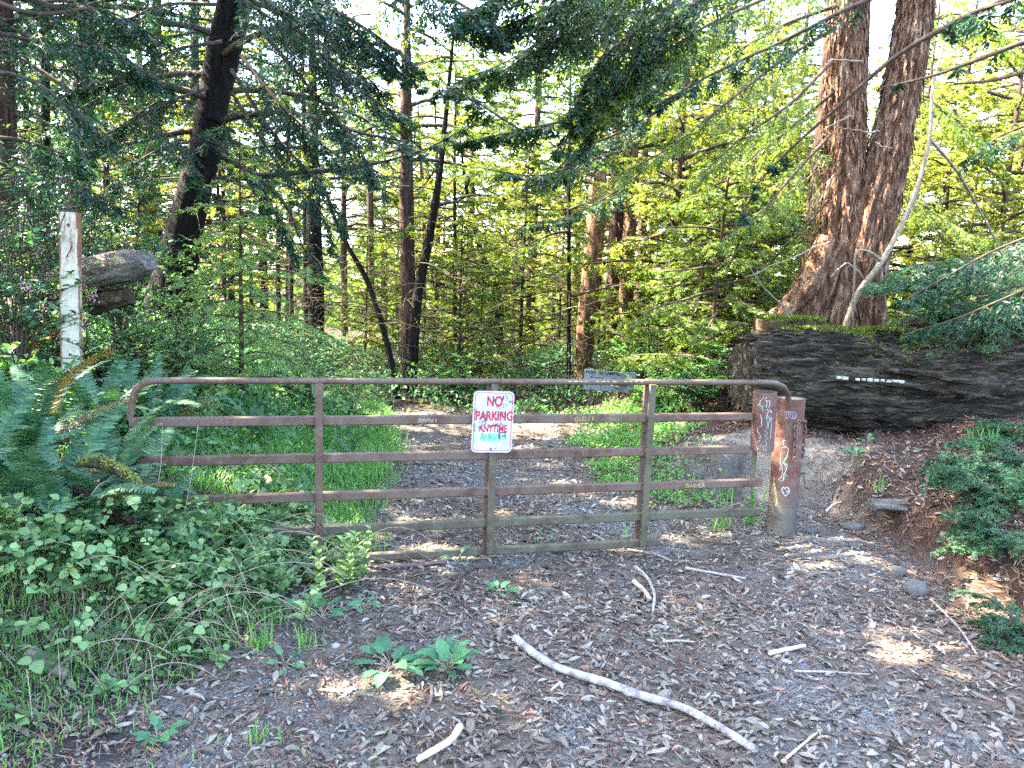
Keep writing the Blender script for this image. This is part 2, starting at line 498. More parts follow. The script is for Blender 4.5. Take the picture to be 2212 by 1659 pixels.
def ground_mat():
    m, t, out = node_mat('forest_road_earth')
    v = coords(t)
    big = noise(t, v, .9, 4, .6); mid = noise(t, v, 6, 5, .7); fine = noise(t, v, 45, 4, .75)
    dirt = ramp(t, mid, [(.3, (.045, .036, .027)), (.5, (.105, .086, .066)), (.7, (.18, .152, .118))])
    vo = N(t, 'ShaderNodeTexVoronoi', i_Scale=75.0); t.links.new(v, vo.inputs['Vector'])
    grav = ramp(t, vo.outputs['Distance'], [(0, (.24, .235, .22)), (.5, (.14, .135, .128)), (.8, (.045, .04, .036))])
    sep = N(t, 'ShaderNodeSeparateColor'); t.links.new(vo.outputs['Color'], sep.inputs[0])
    grav = mixc(t, .5, grav, ramp(t, sep.outputs[0], [(0, (.5, .5, .5)), (1, (1.4, 1.4, 1.45))]), 'MULTIPLY')
    col = mixc(t, ramp(t, big, [(.47, (0, 0, 0)), (.60, (1, 1, 1))]), dirt, grav)
    col = mixc(t, .5, col, ramp(t, fine, [(.3, (.55, .5, .48)), (.7, (1.3, 1.28, 1.25))]), 'MULTIPLY')
    at_ = t.nodes.new('ShaderNodeAttribute'); at_.attribute_name = 'soil'
    sp3 = N(t, 'ShaderNodeSeparateColor'); t.links.new(at_.outputs['Color'], sp3.inputs[0])
    k1 = ramp(t, mid, [(.3, (.11, .09, .066)), (.7, (.27, .225, .17))])
    k2 = ramp(t, mid, [(.3, (.022, .014, .010)), (.55, (.06, .035, .024)), (.75, (.13, .075, .05))])
    k3 = ramp(t, mid, [(.3, (.012, .011, .011)), (.7, (.05, .045, .042))])
    col = mixc(t, sp3.outputs[0], col, k1); col = mixc(t, sp3.outputs[1], col, k2); col = mixc(t, sp3.outputs[2], col, k3)
    h = N(t, 'ShaderNodeMath', operation='SUBTRACT', i_0=fine, i_1=vo.outputs['Distance'])
    principled(t, out, col, .92, bump(t, h.outputs[0], .7, .012), .2)
    return m


MT['ground'] = ground_mat()


def sign_mat():
    m, t, out = node_mat('stained_white_sign_paint')
    v = coords(t)
    n1 = noise(t, v, 9, 3); n2 = noise(t, v, 5, 3, .6); n3 = noise(t, v, 22, 4)
    col = ramp(t, n1, [(.3, (.31, .40, .44)), (.5, (.42, .45, .46)), (.7, (.48, .46, .46))])
    sp_ = N(t, 'ShaderNodeSeparateXYZ'); t.links.new(v, sp_.inputs[0])
    # sprayed, smeared teal tag across the lower third
    band = N(t, 'ShaderNodeMath', operation='ADD', i_0=sp_.outputs[2], i_1=.105)
    ab = N(t, 'ShaderNodeMath', operation='ABSOLUTE', i_0=band.outputs[0])
    k = N(t, 'ShaderNodeMapRange', i_1=.03, i_2=.075, i_3=.28, i_4=-.2); t.links.new(ab.outputs[0], k.inputs[0])
    s = N(t, 'ShaderNodeMath', operation='ADD', i_0=k.outputs[0], i_1=n3)
    col = mixc(t, ramp(t, s.outputs[0], [(.62, (0, 0, 0)), (.85, (.6, .6, .6))]), col, (.25, .66, .66))
    col = mixc(t, ramp(t, n2, [(.58, (0, 0, 0)), (.72, (.45, .45, .45))]), col, (.72, .76, .60))
    principled(t, out, col, .45, None, .5)
    return m


MT['sign'] = sign_mat()


def post_mat():
    m, t, out = node_mat('flaking_white_paint_over_rust')
    v = coords(t); sp_ = N(t, 'ShaderNodeSeparateXYZ'); t.links.new(v, sp_.inputs[0])
    n1 = noise(t, coords(t, (1, 1, .25)), 26, 5, .7); n2 = noise(t, v, 60, 3)
    a = N(t, 'ShaderNodeMath', operation='ABSOLUTE', i_0=sp_.outputs[0])
    e = N(t, 'ShaderNodeMapRange', i_1=.052, i_2=.076, i_3=0.0, i_4=.30); t.links.new(a.outputs[0], e.inputs[0])
    top = N(t, 'ShaderNodeMapRange', i_1=1.05, i_2=1.36, i_3=0.0, i_4=.14); t.links.new(sp_.outputs[2], top.inputs[0])
    s = N(t, 'ShaderNodeMath', operation='ADD', i_0=n1, i_1=e.outputs[0])
    s2 = N(t, 'ShaderNodeMath', operation='ADD', i_0=s.outputs[0], i_1=top.outputs[0])
    col = mixc(t, ramp(t, s2.outputs[0], [(.60, (0, 0, 0)), (.80, (1, 1, 1))]), ramp(t, n2, [(.3, (.55, .50, .38)), (.7, (.70, .66, .54))]), (.22, .09, .05))
    principled(t, out, col, .6, bump(t, n1, .2, .004), .35)
    return m


MT['post'] = post_mat()

# ------------------------------------------------------------------ ground: one sheet to the horizon
def grid_axis(lo, hi, step, far, n):
    a = np.arange(lo, hi, step)
    k = np.arange(1, n)
    up = hi + (far - hi) * (k / (n - 1)) ** 3.2
    dn = lo - (far + lo) * (k / (n - 1)) ** 3.2
    return np.concatenate([dn[::-1], a, up])


gx = grid_axis(-7, 7, .045, 3000, 40); gy = grid_axis(1.0, 13, .045, 3000, 45)
X, Y = np.meshgrid(gx, gy)
Z = ground_z(X, Y)
g = Geo()
nx, ny = len(gx), len(gy)
i = np.arange(ny - 1)[:, None] * nx + np.arange(nx - 1)[None]
g.add(np.stack([X, Y, Z], -1).reshape(-1, 3), np.stack([i, i + 1, i + nx + 1, i + nx], -1).reshape(-1, 4), 0, True)
gob = g.build('ground', MT['ground'])
fx, fy = X.ravel(), Y.ravel()
jit = .10 * vn(fx * 5, fy * 5, 3) + .2 * vn(fx * 1.6, fy * 1.6, 6)
clay = ss(2.15, 2.4, fx + jit * .5) * ss(6.85, 7.05, fy + jit * .4) * (1 - ss(7.55, 7.8, fy + jit)) * (1 - ss(3.4, 3.9, fx + jit))
duff = np.clip(ss(2.95, 3.15, fx + jit * .3) * (1 - clay) + ss(7.5, 7.8, fy) * ss(1.0, 1.7, fx + jit) * (1 - clay) + ss(10.4, 11.5, fy), 0, 1)
mud = ss(-.1, .25, edge_left(fy) - fx + jit) * (1 - duff)
mud = np.maximum(mud, ss(.3, .6, 1 - np.hypot((fx + 1.75) / .55, (fy - 2.9) / .3)))
ca = gob.data.color_attributes.new('soil', 'FLOAT_COLOR', 'POINT')
ca.data.foreach_set('color', np.stack([clay, duff, mud, np.ones_like(mud)], -1).astype(np.float32).ravel())
tag(gob, 'bare earth and gravel road and banks of the forest floor', 'ground', kind='structure')

# ------------------------------------------------------------------ litter
def scatter(n, x0, x1, y0, y1, dens=None, seed=1, margin=260):
    r = np.random.default_rng(seed)
    x = r.uniform(x0, x1, n); y = r.uniform(y0, y1, n)
    z = ground_z(x, y)
    P = np.stack([x, y, z], -1)
    u, v, d = seen(P)
    k = (d > .5) & (u > -margin) & (u < 2212 + margin) & (v < 1659 + 320)
    if dens is not None:
        k &= r.random(n) < dens(x, y)
    return P[k], r


def ground_normals(P):
    e = .03
    dx = (ground_z(P[:, 0] + e, P[:, 1]) - ground_z(P[:, 0] - e, P[:, 1])) / (2 * e)
    dy = (ground_z(P[:, 0], P[:, 1] + e) - ground_z(P[:, 0], P[:, 1] - e)) / (2 * e)
    return nz(np.stack([-dx, -dy, np.ones(len(P))], -1))


def gravel_patch(x, y):
    return ss(.05, .45, vn(x * 1.1 + 3, y * 1.1, 12.5) + .15 * vn(x * 4, y * 4, 2))


def lay(P, r, tilt=.3):
    Nn = nz(ground_normals(P) + r.normal(0, tilt, (len(P), 3)))
    a = r.uniform(0, 2 * np.pi, len(P))
    D = np.stack([np.cos(a), np.sin(a), np.zeros(len(P))], -1)
    D = nz(D - Nn * (D * Nn).sum(-1, keepdims=True))
    return D, Nn


g = Geo()
drift = lambda x, y: np.clip(.80 - .62 * gravel_patch(x, y) + .25 * vn(x * 2, y * 2, 30), .06, 1) * (1 - .75 * ss(.25, 1.0, edge_left(y) - x)) * np.where((x > 1.9) & (y > 6.9), .35, 1)
for (n, y0, y1, w, s, sd_) in ((34000, 1.6, 4.6, 4.2, 1.0, 1), (30000, 4.4, 8.0, 5.2, 1.0, 2), (15000, 7.8, 13, 6.5, 1.25, 3)):
    P, r = scatter(n, -w, w, y0, y1, drift, sd_)
    D, Nn = lay(P, r, .26)
    L = (.022 + .052 * r.random(len(P)) ** 1.6 + .03 * (r.random(len(P)) < .12)) * s
    P = P + Nn * r.uniform(.004, .016, (len(P), 1)) - D * L[:, None] / 2
    ovals(g, P, D, Nn, L, L * r.uniform(.20, .42, len(P)), curl=r.uniform(-.14, .16, len(P)), cup=r.uniform(-.12, .28, len(P)))
tag(g.build('leaf_litter', MT['litter']), 'grey and tan fallen bay leaves strewn over the road', 'fallen leaves', kind='stuff')

g = Geo()
for (n, y0, y1, w, sd_) in ((34000, 1.6, 5.0, 4.4, 5), (30000, 5, 10, 6, 6)):
    P, r = scatter(n, -w, w, y0, y1, lambda x, y: np.clip(.65 + .5 * vn(x * 1.5, y * 1.5, 40), .1, 1), sd_)
    D, Nn = lay(P, r, .18)
    L = r.uniform(.03, .13, len(P)) ** 1.0
    leaves(g, P + Nn * .009, D, Nn, L, r.uniform(.003, .009, len(P)), fold=.03)
P, r = scatter(9000, 2.7, 6, 2.5, 8, None, 77)
D, Nn = lay(P, r, .25)
leaves(g, P + Nn * .012, D, Nn, r.uniform(.05, .14, len(P)), r.uniform(.006, .014, len(P)), fold=.03)
tag(g.build('needle_litter', MT['needle_litter']), 'reddish brown shed redwood twigs over road and bank', 'fallen twigs', kind='stuff')

g = Geo()
ico = np.array([(0, 0, 1), (.89, 0, .45), (.28, .85, .45), (-.72, .53, .45), (-.72, -.53, .45), (.28, -.85, .45), (.72, .53, -.45), (-.28, .85, -.45), (-.89, 0, -.45), (-.28, -.85, -.45), (.72, -.53, -.45), (0, 0, -1)])
icf = np.array([(0, 1, 2), (0, 2, 3), (0, 3, 4), (0, 4, 5), (0, 5, 1), (1, 6, 2), (2, 7, 3), (3, 8, 4), (4, 9, 5), (5, 10, 1), (6, 7, 2), (7, 8, 3), (8, 9, 4), (9, 10, 5), (10, 6, 1)])
icf = np.concatenate([icf, icf[:, 2:]], 1)
for (n, y0, y1, w, lo, hi, sd_) in ((26000, 1.6, 5.2, 4, .004, .011, 8), (9000, 5, 10, 3, .006, .018, 9), (500, 1.8, 9, 3.2, .014, .028, 10)):
    P, r = scatter(n, -w, w, y0, y1, lambda x, y: np.where((x > 1.6) & (y > 6.7), .04, 1) * (.08 + .92 * gravel_patch(x, y)) * (1 - ss(0, .5, edge_left(y) - x)) * (1 - ss(2.7, 3.1, x)), sd_)
    m_ = len(P); sz = r.uniform(lo, hi, (m_, 1, 1)) * r.uniform(.6, 1.3, (m_, 1, 3)) * np.array([1, 1, .6])
    V = ico[None] * sz * r.uniform(.75, 1.2, (m_, 12, 1))
    a = r.uniform(0, 6.3, m_); c_, s_ = np.cos(a)[:, None], np.sin(a)[:, None]
    V = np.stack([V[..., 0] * c_ - V[..., 1] * s_, V[..., 0] * s_ + V[..., 1] * c_, V[..., 2]], -1) + P[:, None] + [0, 0, .003]
    g.add(V, (np.arange(m_)[:, None, None] * 12 + icf[None]).reshape(-1, 4))
tag(g.build('gravel', MT['stone']), 'blue grey gravel showing through the leaves', 'gravel', kind='stuff')


def rock(loc, size, label, seed, mat='rock', cat='rock'):
    r = np.random.default_rng(seed)
    g = Geo(); n, k = 12, 18
    th = np.linspace(0, np.pi, n); ph = np.linspace(0, 2 * np.pi, k, endpoint=False)
    T, Pp = np.meshgrid(th, ph, indexing='ij')
    D = np.stack([np.sin(T) * np.cos(Pp), np.sin(T) * np.sin(Pp), np.cos(T)], -1)
    D = np.sign(D) * np.abs(D) ** .8
    R_ = 1 + .22 * vn(D[..., 0] * 1.7 + seed, D[..., 1] * 1.7, D[..., 2] * 1.7) + .07 * vn(D[..., 0] * 5, D[..., 1] * 5 + seed, D[..., 2] * 5)
    V = D * R_[..., None] * np.array(size) / 2
    i = np.arange(n - 1)[:, None] * k; j = np.arange(k)[None]; j2 = (j + 1) % k
    g.add(V.reshape(-1, 3), np.stack([i + j, i + k + j, i + k + j2, i + j2], -1).reshape(-1, 4), 0, True)
    o = g.build('rock', MT[mat], None, tuple(float(t) for t in (loc[0], loc[1], loc[2] + size[2] * .25)))
    return tag(o, label, cat)


# ------------------------------------------------------------------ foliage builders
def spray_leaves(g, P0, D0, Ltw, up, nl, ll, lw, r, mi=1, droop=.25, jitter=.25, ang=(.7, 1.15), fine=1.0):
    "leaflets in two rows along each twig (P0, D0, length)"
    n = len(P0)
    s = (np.arange(nl) + .5) / nl
    s = s[None, :] + r.uniform(-.4, .4, (n, nl)) / nl
    D0 = nz(D0); Sd = nz(np.cross(D0, up)); Nn = nz(np.cross(Sd, D0))
    Lc = Ltw[:, None] * s
    C0 = P0[:, None] + D0[:, None] * Lc[..., None] - np.array([0, 0, 1.])[None, None] * (droop * Ltw[:, None] * s ** 2)[..., None]
    for sg in (-1, 1):
        a = r.uniform(*ang, (n, nl))
        d = D0[:, None] * np.cos(a)[..., None] + sg * Sd[:, None] * np.sin(a)[..., None]
        d = d + r.normal(0, jitter, d.shape); d[..., 2] -= droop * .8
        nn = Nn[:, None] + r.normal(0, .5, d.shape)
        l = ll * (1 - .55 * s) * r.uniform(.7, 1.3, (n, nl))
        leaves(g, C0.reshape(-1, 3), d.reshape(-1, 3), nn.reshape(-1, 3), l.ravel(), lw * (l / ll).ravel() ** .5, mi)


def limb_foliage(g, P, R, r, s0=.25, step=.09, tw=.5, nl=9, ll=.07, lw=.018, droop=.25, mi_w=0, mi_l=1, hang=0.0, tubes=True, ns=5, second=True):
    "one limb as a tube with side twigs that carry leaflets"
    P = np.asarray(P, float)
    if tubes:
        tube(g, P, R, ns, mi_w, cap=False)
    seg = np.linalg.norm(np.diff(P, axis=0), axis=1); d = np.concatenate([[0], np.cumsum(seg)]); L = d[-1]
    n = max(2, int(L * (1 - s0) / step))
    s = s0 + (1 - s0) * (np.arange(n) + r.random(n)) / n
    p = np.stack([np.interp(s * L, d, P[:, k]) for k in range(3)], -1)
    T = nz(np.stack([np.interp(s * L, d, np.gradient(P[:, k], d)) for k in range(3)], -1))
    up = np.tile([0, 0, 1.], (n, 1)) + r.normal(0, .25, (n, 3))
    Sd = nz(np.cross(T, up)); sg = np.where(np.arange(n) % 2 == 0, 1, -1)[:, None]
    a = r.uniform(.6, 1.25, n)[:, None]
    D = T * np.cos(a) + sg * Sd * np.sin(a) + r.normal(0, .15, (n, 3)); D[:, 2] -= hang + .1
    D = nz(D)
    env = np.clip(1.15 - s, .25, 1) * np.clip((s - s0 + .12) / .25, .35, 1)
    Lt = tw * env * r.uniform(.6, 1.25, n)
    # twig wood
    e = p + D * Lt[:, None] - np.array([0, 0, 1.]) * (droop * Lt)[:, None]
    wv = nz(np.cross(D, r.normal(0, 1, (n, 3)))) * (.004 + .006 * Lt[:, None])
    g.add(np.stack([p - wv, p + wv, e + wv * .3, e - wv * .3], 1).reshape(-1, 3), np.arange(4 * n).reshape(-1, 4), mi_w)
    spray_leaves(g, p, D, Lt, up, nl, ll, lw, r, mi_l, droop)
    if second:                                   # side sprays on each twig
        m_ = 4
        P2 = []; D2 = []; L2 = []
        for k in range(m_):
            f = .2 + .6 * (k + r.random(n)) / m_
            sgn = 1 if k % 2 else -1
            S2 = nz(np.cross(D, up))
            P2.append(p + D * (Lt * f)[:, None] - np.array([0, 0, 1.]) * (droop * Lt * f * f)[:, None])
            D2.append(nz(D * .75 + sgn * S2 * .7 + r.normal(0, .15, (n, 3)) - np.array([0, 0, hang * .5 + .1])))
            L2.append(Lt * .5 * (1 - .5 * f))
        P2, D2, L2 = np.concatenate(P2), np.concatenate(D2), np.concatenate(L2)
        spray_leaves(g, P2, D2, L2, np.tile([0, 0, 1.], (len(P2), 1)) + r.normal(0, .3, (len(P2), 3)), max(4, int(nl * .65)), ll, lw, r, mi_l, droop)


def crown_mesh(seed, z0, z1, rmax, nb, rise=.25, sag=.35, s0=.2, step=.10, tw=.55, nl=8, ll=.075, lw=.02, hang=.1, shape='cone', trunk=None, bare=0, second=True):
    "limbs and foliage around a vertical axis; trunk(z) gives the axis offset"
    r = np.random.default_rng(seed); g = Geo()
    for b in range(nb):
        f = (b + r.random()) / nb
        z = z0 + (z1 - z0) * f
        a = b * 2.399 + r.uniform(-.4, .4)
        if shape == 'cone': L = rmax * (1 - f) ** .75 * r.uniform(.65, 1.15) + .25
        else: L = rmax * math.sin(math.pi * min(1, .18 + f * .85)) * r.uniform(.6, 1.15) + .25
        if r.random() < .12: L *= .5
        c = trunk(z) if trunk is not None else np.zeros(2)
        t = np.linspace(0, 1, 9)
        out = L * t
        zz = z + L * (rise * t - sag * t ** 2 + .10 * t ** 4 * 2)
        w = .22 * L * vn(t * 2.2 + b * 3.1, seed, .5) * t
        zz = zz + L * r.normal(0, .16) * t + L * r.normal(0, .14) * t ** 2 + .10 * L * vn(t * 3 + b, seed, 7.5) * t
        Pb = np.stack([c[0] + out * math.cos(a) - w * math.sin(a), c[1] + out * math.sin(a) + w * math.cos(a), zz], -1)
        limb_foliage(g, Pb, np.linspace(.012 + .011 * L, .004, 9), r, s0, step, tw * (.6 + .4 * L / rmax), nl, ll, lw, .25, hang=hang, second=second, ns=4)
    for b in range(bare):                       # dead bare twigs low on the trunk
        z = r.uniform(z0 * .25, z0 * 1.1); a = r.uniform(0, 6.3); L = r.uniform(.4, 1.6)
        c = trunk(z) if trunk is not None else np.zeros(2)
        t = np.linspace(0, 1, 6)
        Pb = np.stack([c[0] + L * t * math.cos(a), c[1] + L * t * math.sin(a), z + L * (.1 * t - .35 * t ** 2) + .06 * vn(t * 3, b)], -1)
        tube(g, Pb, np.linspace(.012, .003, 6), 4, 0, cap=False)
    return g


def bark_disp(seed, nr=7, amp=.10, tw=.4):
    def f(l, a):
        c, s = np.cos(a), np.sin(a)
        w = a * nr + 1.1 * vn(l * 1.3, c * 1.2 + seed, s * 1.2) * 2 + tw * l
        ridge = np.abs(vn(c * nr * .45 + seed, s * nr * .45, l * .55)) * 2 - .7
        fine = vn(c * nr * 1.2, s * nr * 1.2 + seed, l * 1.6)
        return amp * (-ridge * .8 + .45 * fine + .35 * np.sin(w))
    return f


def trunk_geo(P, R, seed, ns=28, n=40, amp=.08, nr=7):
    g = Geo(); PR = smooth_path(np.concatenate([np.asarray(P, float), np.asarray(R, float)[:, None]], 1), n)
    tube(g, PR[:, :3], PR[:, 3], ns, 0, bark_disp(seed, nr, amp))
    return g


def px_trunk(pts, Y):
    "pts (u, v, width) -> points and radii at distance Y"
    P = []; R = []
    for p in pts:
        y = p[3] if len(p) > 3 else Y
        q = at(p[0], p[1], y); P.append(q); R.append(p[2] / F * y / 2)
    return np.array(P), np.array(R)


def photo_tree(name, label, cat, pts, Y, bark, leaf, group=None, crown=None, seed=1, amp=.07, extend=2.6, ns=22, base=True):
    "a tree whose trunk passes through the given reading pixels; extended to the ground and upward"
    P, R = px_trunk(pts, Y)
    P, R = P[::-1], R[::-1]                      # from the bottom up
    gz = float(ground_z(P[0, 0], P[0, 1]))
    if P[0, 2] > gz:
        d = nz(P[0] - P[1]); k = (P[0, 2] - gz + .25) / max(.3, -d[2])
        P = np.concatenate([[P[0] + d * k], P]); R = np.concatenate([[R[0] * 1.18], R])
    d = nz(P[-1] - P[-2]); d = nz(d + np.array([0, 0, .8]))
    P = np.concatenate([P, [P[-1] + d * extend]]); R = np.concatenate([R, [R[-1] * .35]])
    org = P[0].copy(); org[2] = gz
    e = empty(name, org, label, cat, group)
    trunk_geo(P - org, R, seed, ns, 36, amp).build('trunk', MT[bark], e)
    if crown:
        L = P - org
        ax = lambda z: np.array([np.interp(z, L[:, 2], L[:, 0]), np.interp(z, L[:, 2], L[:, 1])])
        kw = dict(crown); kw.setdefault('z1', float(L[-1, 2]))
        crown_mesh(seed + 100, trunk=ax, **kw).build('crown', [MT['twig'], MT[leaf]], e)
    return e


# ------------------------------------------------------------------ the gate
GA = math.radians(14.07)
GD = np.array([math.cos(GA), math.sin(GA), 0]); GN = np.array([math.sin(GA), -math.cos(GA), 0])   # along, toward camera
G0 = np.array([0, 5.3, 0])


def gp(t, z, off=0.0):
    return G0 + GD * t + GN * off + np.array([0, 0, z])


def gate_t(u, v=900):
    "position along the gate for a reading pixel column"
    d = ray(u, v); n = GN
    Yd = ((G0 - CAM) @ n) / (d @ n); p = CAM + d * Yd
    return float((p - G0) @ GD)


HZ = [CAMZ - a for a in (.7257, .9903, 1.2450, 1.5098, 1.7428, 1.9521)]
TL, TR = gate_t(280), gate_t(1640, 1040)
gate = empty('farm_gate', gp(0, 0), 'long brown steel tube gate closed across the forest road', 'gate')
gate.location.z = 0
GO = np.array(gate.location)


def gpart(name, g, mat, label=None):
    o = g.build(name, MT[mat], gate)
    if label: o['label'] = label
    return o


# top pipe with both ends bent down
tr0 = gate_t(1655, 825)
pts = [gp(TL + .0, HZ[1] + .02)] + [gp(TL + .02 + .11 * (1 - math.cos(a)) * 1.3, HZ[0] - .12 + .12 * math.sin(a)) for a in np.linspace(0, math.pi / 2, 6)] + \
      [gp(t, HZ[0]) for t in np.linspace(TL + .3, tr0, 8)] + [gp(tr0 + .10, HZ[0] - .008, -.02), gp(tr0 + .18, HZ[0] - .04, -.04), gp(tr0 + .24, HZ[0] - .10, -.06), gp(tr0 + .27, HZ[0] - .2, -.08)]
g = Geo(); tube(g, np.array(pts) - GO, .0215, 14); gpart('top_rail', g, 'rail')
ts = gate_t(1622, 905)
for k in range(1, 6):
    a = TL if k < 5 else TL + .05
    b = (ts, ts, TR + .02, TR + .02, gate_t(1420, 1175))[k - 1]
    g = Geo(); hgt = .062 if k < 5 else .055
    n = 14
    # slightly bowed tube in short lengths
    if k == 1:
        segs = [(a, b)]
    else:
        segs = [(a, b)]
    for s0_, s1_ in segs:
        box(g, gp((s0_ + s1_) / 2, HZ[k]) - GO, s1_ - s0_, .045, hgt, GD, GN, (0, 0, 1), bev=.007)
    gpart('rail', g, 'rail' if k < 4 else 'rail_moss')
for q, t in enumerate((-1.31, -.132, 1.047)):
    g = Geo(); top = HZ[0] - .012
    bot = .0 if q == 0 else .02
    off = .036 if q == 0 else .042
    box(g, gp(t, (top + bot) / 2, off) - GO, top - bot, .05, .026, (0, 0, 1), GD, GN, bev=.004)
    gpart('upright', g, 'rail_moss' if q else 'rail')
    if q == 2 or q == 1:                         # second strap behind
        g = Geo(); box(g, gp(t - .012, (top + bot) / 2, -.036) - GO, top - bot, .045, .022, (0, 0, 1), GD, GN, bev=.004)
        gpart('upright', g, 'rail')
g = Geo(); box(g, gp(TL + .022, (HZ[1] - .04 + .1) / 2, .0) - GO, HZ[1] - .04 - .1, .045, .045, (0, 0, 1), GD, GN, bev=.004); gpart('end_stile', g, 'rail')
tb = gate_t(1632, 1040)
g = Geo(); box(g, gp(tb, (HZ[2] + HZ[3]) / 2 - .0, -.045) - GO, HZ[2] - HZ[3] + .05, .035, .02, (0, 0, 1), GD, GN, bev=.003); gpart('strap', g, 'rail_moss')
# thin bar added for the glint low on the split second rail, right end
g = Geo(); box(g, gp(ts - .32, HZ[1] - .012, .030) - GO, .62, .012, .014, GD, GN, (0, 0, 1), bev=.003); gpart('glint_bar', g, 'rust')

# lock sleeve: wide pipe round the end of the rails
sc0 = gate_t(1649, 905)
zt = HZ[0] - .04
st = at(1653, 846, float(gp(sc0, 0)[1])); sb = at(1646, 972, float(gp(sc0, 0)[1]))
g = Geo()
a = np.linspace(0, 2 * np.pi, 40, endpoint=False)
PS = np.array([sb, sb + (st - sb) * .33, sb + (st - sb) * .66, st]) - GO
tube(g, PS, .088, 40, cap=False)
tube(g, PS[::-1], .080, 40, cap=False)
T_, N_, B_ = frames(PS)
for e_, fl in ((0, 0), (3, 1)):
    o_ = PS[e_] + .088 * (np.cos(a)[:, None] * N_[e_] + np.sin(a)[:, None] * B_[e_]); i_ = PS[e_] + .080 * (np.cos(a)[:, None] * N_[e_] + np.sin(a)[:, None] * B_[e_])
    k_ = np.arange(40); k2 = (k_ + 1) % 40
    q_ = np.stack([k_, k2, k2 + 40, k_ + 40], -1)
    g.add(np.concatenate([o_, i_]), q_)
sleeve = gpart('lock_sleeve', g, 'rust')

# ---- bollard
bb = gnd(1687, 1146); bY = float(bb[1])
bt = at(1708, 859, bY + .02)
bol = empty('bollard', (bb[0], bb[1], bb[2]), 'thick rusty steel pipe post with chalk heart at gate end', 'post')
BO = np.array(bol.location)
g = Geo()
PB = np.array([bb - BO - [0, 0, .25]] + [(bb - BO) * (1 - t) + (bt - BO) * t for t in np.linspace(0, 1, 8)])
RB = .113
tube(g, PB, RB, 48, cap=False); tube(g, PB[::-1], RB - .008, 48, cap=False)
T_, N_, B_ = frames(PB)
o_ = PB[-1] + RB * (np.cos(np.linspace(0, 2 * np.pi, 48, endpoint=False))[:, None] * N_[-1] + np.sin(np.linspace(0, 2 * np.pi, 48, endpoint=False))[:, None] * B_[-1])
i_ = PB[-1] + (o_ - PB[-1]) * (RB - .008) / RB
k_ = np.arange(48); k2 = (k_ + 1) % 48
g.add(np.concatenate([o_, i_]), np.stack([k_, k2, k2 + 48, k_ + 48], -1))
g.build('pipe', MT['bollard'], bol)
g = Geo()
rr = np.linspace(0, RB - .006, 6); aa = np.linspace(0, 2 * np.pi, 24, endpoint=False)
Rr, Aa = np.meshgrid(rr, aa, indexing='ij')
V = PB[-1] + Rr[..., None] * (np.cos(Aa)[..., None] * N_[-1] + np.sin(Aa)[..., None] * B_[-1]) + T_[-1] * (-.012 + .012 * vn(Rr * 60, Aa * 5, 1))[..., None]
i = np.arange(5)[:, None] * 24; j = np.arange(24)[None]; j2 = (j + 1) % 24
g.add(V.reshape(-1, 3), np.stack([i + j, i + 24 + j, i + 24 + j2, i + j2], -1).reshape(-1, 4))
g.build('fill', plain('gritty_fill', (.22, .19, .15), .95, .1, .5, 60), bol)
# hinge plate low on the near face
g = Geo(); box(g, at(1668, 1118, bY - .12) - BO, .10, .012, .03, (1, 0, -.25), (0, 1, 0)); g.build('plate', MT['rust'], bol)

# ---- writing
FONT = {
    'A': [[(0, 0), (.5, 1), (1, 0)], [(.2, .4), (.8, .4)]], 'B': [[(0, 0), (0, 1), (.7, .95), (.75, .6), (0, .5), (.85, .4), (.8, .05), (0, 0)]],
    'C': [[(1, .8), (.6, 1), (.1, .7), (.1, .3), (.6, 0), (1, .2)]], 'D': [[(0, 0), (0, 1), (.7, .85), (.95, .5), (.7, .12), (0, 0)]],
    'E': [[(.9, 1), (0, 1), (0, 0), (.9, 0)], [(0, .5), (.7, .5)]], 'G': [[(1, .8), (.5, 1), (.05, .6), (.1, .15), (.6, 0), (1, .3), (.6, .4)]],
    'H': [[(0, 0), (0, 1)], [(1, 0), (1, 1)], [(0, .5), (1, .5)]], 'I': [[(.5, 0), (.5, 1)]], 'K': [[(0, 0), (0, 1)], [(.9, 1), (.05, .45), (1, 0)]],
    'L': [[(0, 1), (0, 0), (.8, 0)]], 'M': [[(0, 0), (.1, 1), (.5, .35), (.9, 1), (1, 0)]], 'N': [[(0, 0), (.05, 1), (.95, 0), (1, 1)]],
    'O': [[(.5, 1), (.08, .75), (.05, .3), (.5, 0), (.92, .3), (.92, .75), (.5, 1)]], 'P': [[(0, 0), (0, 1), (.8, .9), (.8, .55), (0, .45)]],
    'R': [[(0, 0), (0, 1), (.8, .9), (.8, .55), (0, .5), (.9, 0)]], 'S': [[(.9, .85), (.4, 1), (.1, .75), (.8, .35), (.5, 0), (.05, .12)]],
    'T': [[(0, 1), (1, 1)], [(.5, 1), (.5, 0)]], 'U': [[(0, 1), (.05, .2), (.5, 0), (.95, .2), (1, 1)]], 'V': [[(0, 1), (.5, 0), (1, 1)]],
    'W': [[(0, 1), (.25, 0), (.5, .7), (.75, 0), (1, 1)]], 'Y': [[(0, 1), (.5, .5), (1, 1)], [(.5, .5), (.45, 0)]], 'Z': [[(0, 1), (1, 1), (0, 0), (1, 0)]],
    '2': [[(.05, .75), (.5, 1), (.9, .7), (0, 0), (1, 0)]], '3': [[(.1, .9), (.6, 1), (.9, .75), (.4, .52), (.95, .3), (.6, 0), (.05, .1)]],
    '+': [[(.5, .1), (.5, .9)], [(.1, .5), (.9, .5)]], '.': [[(.4, 0), (.55, .06)]], '-': [[(.1, .5), (.9, .5)]],
}


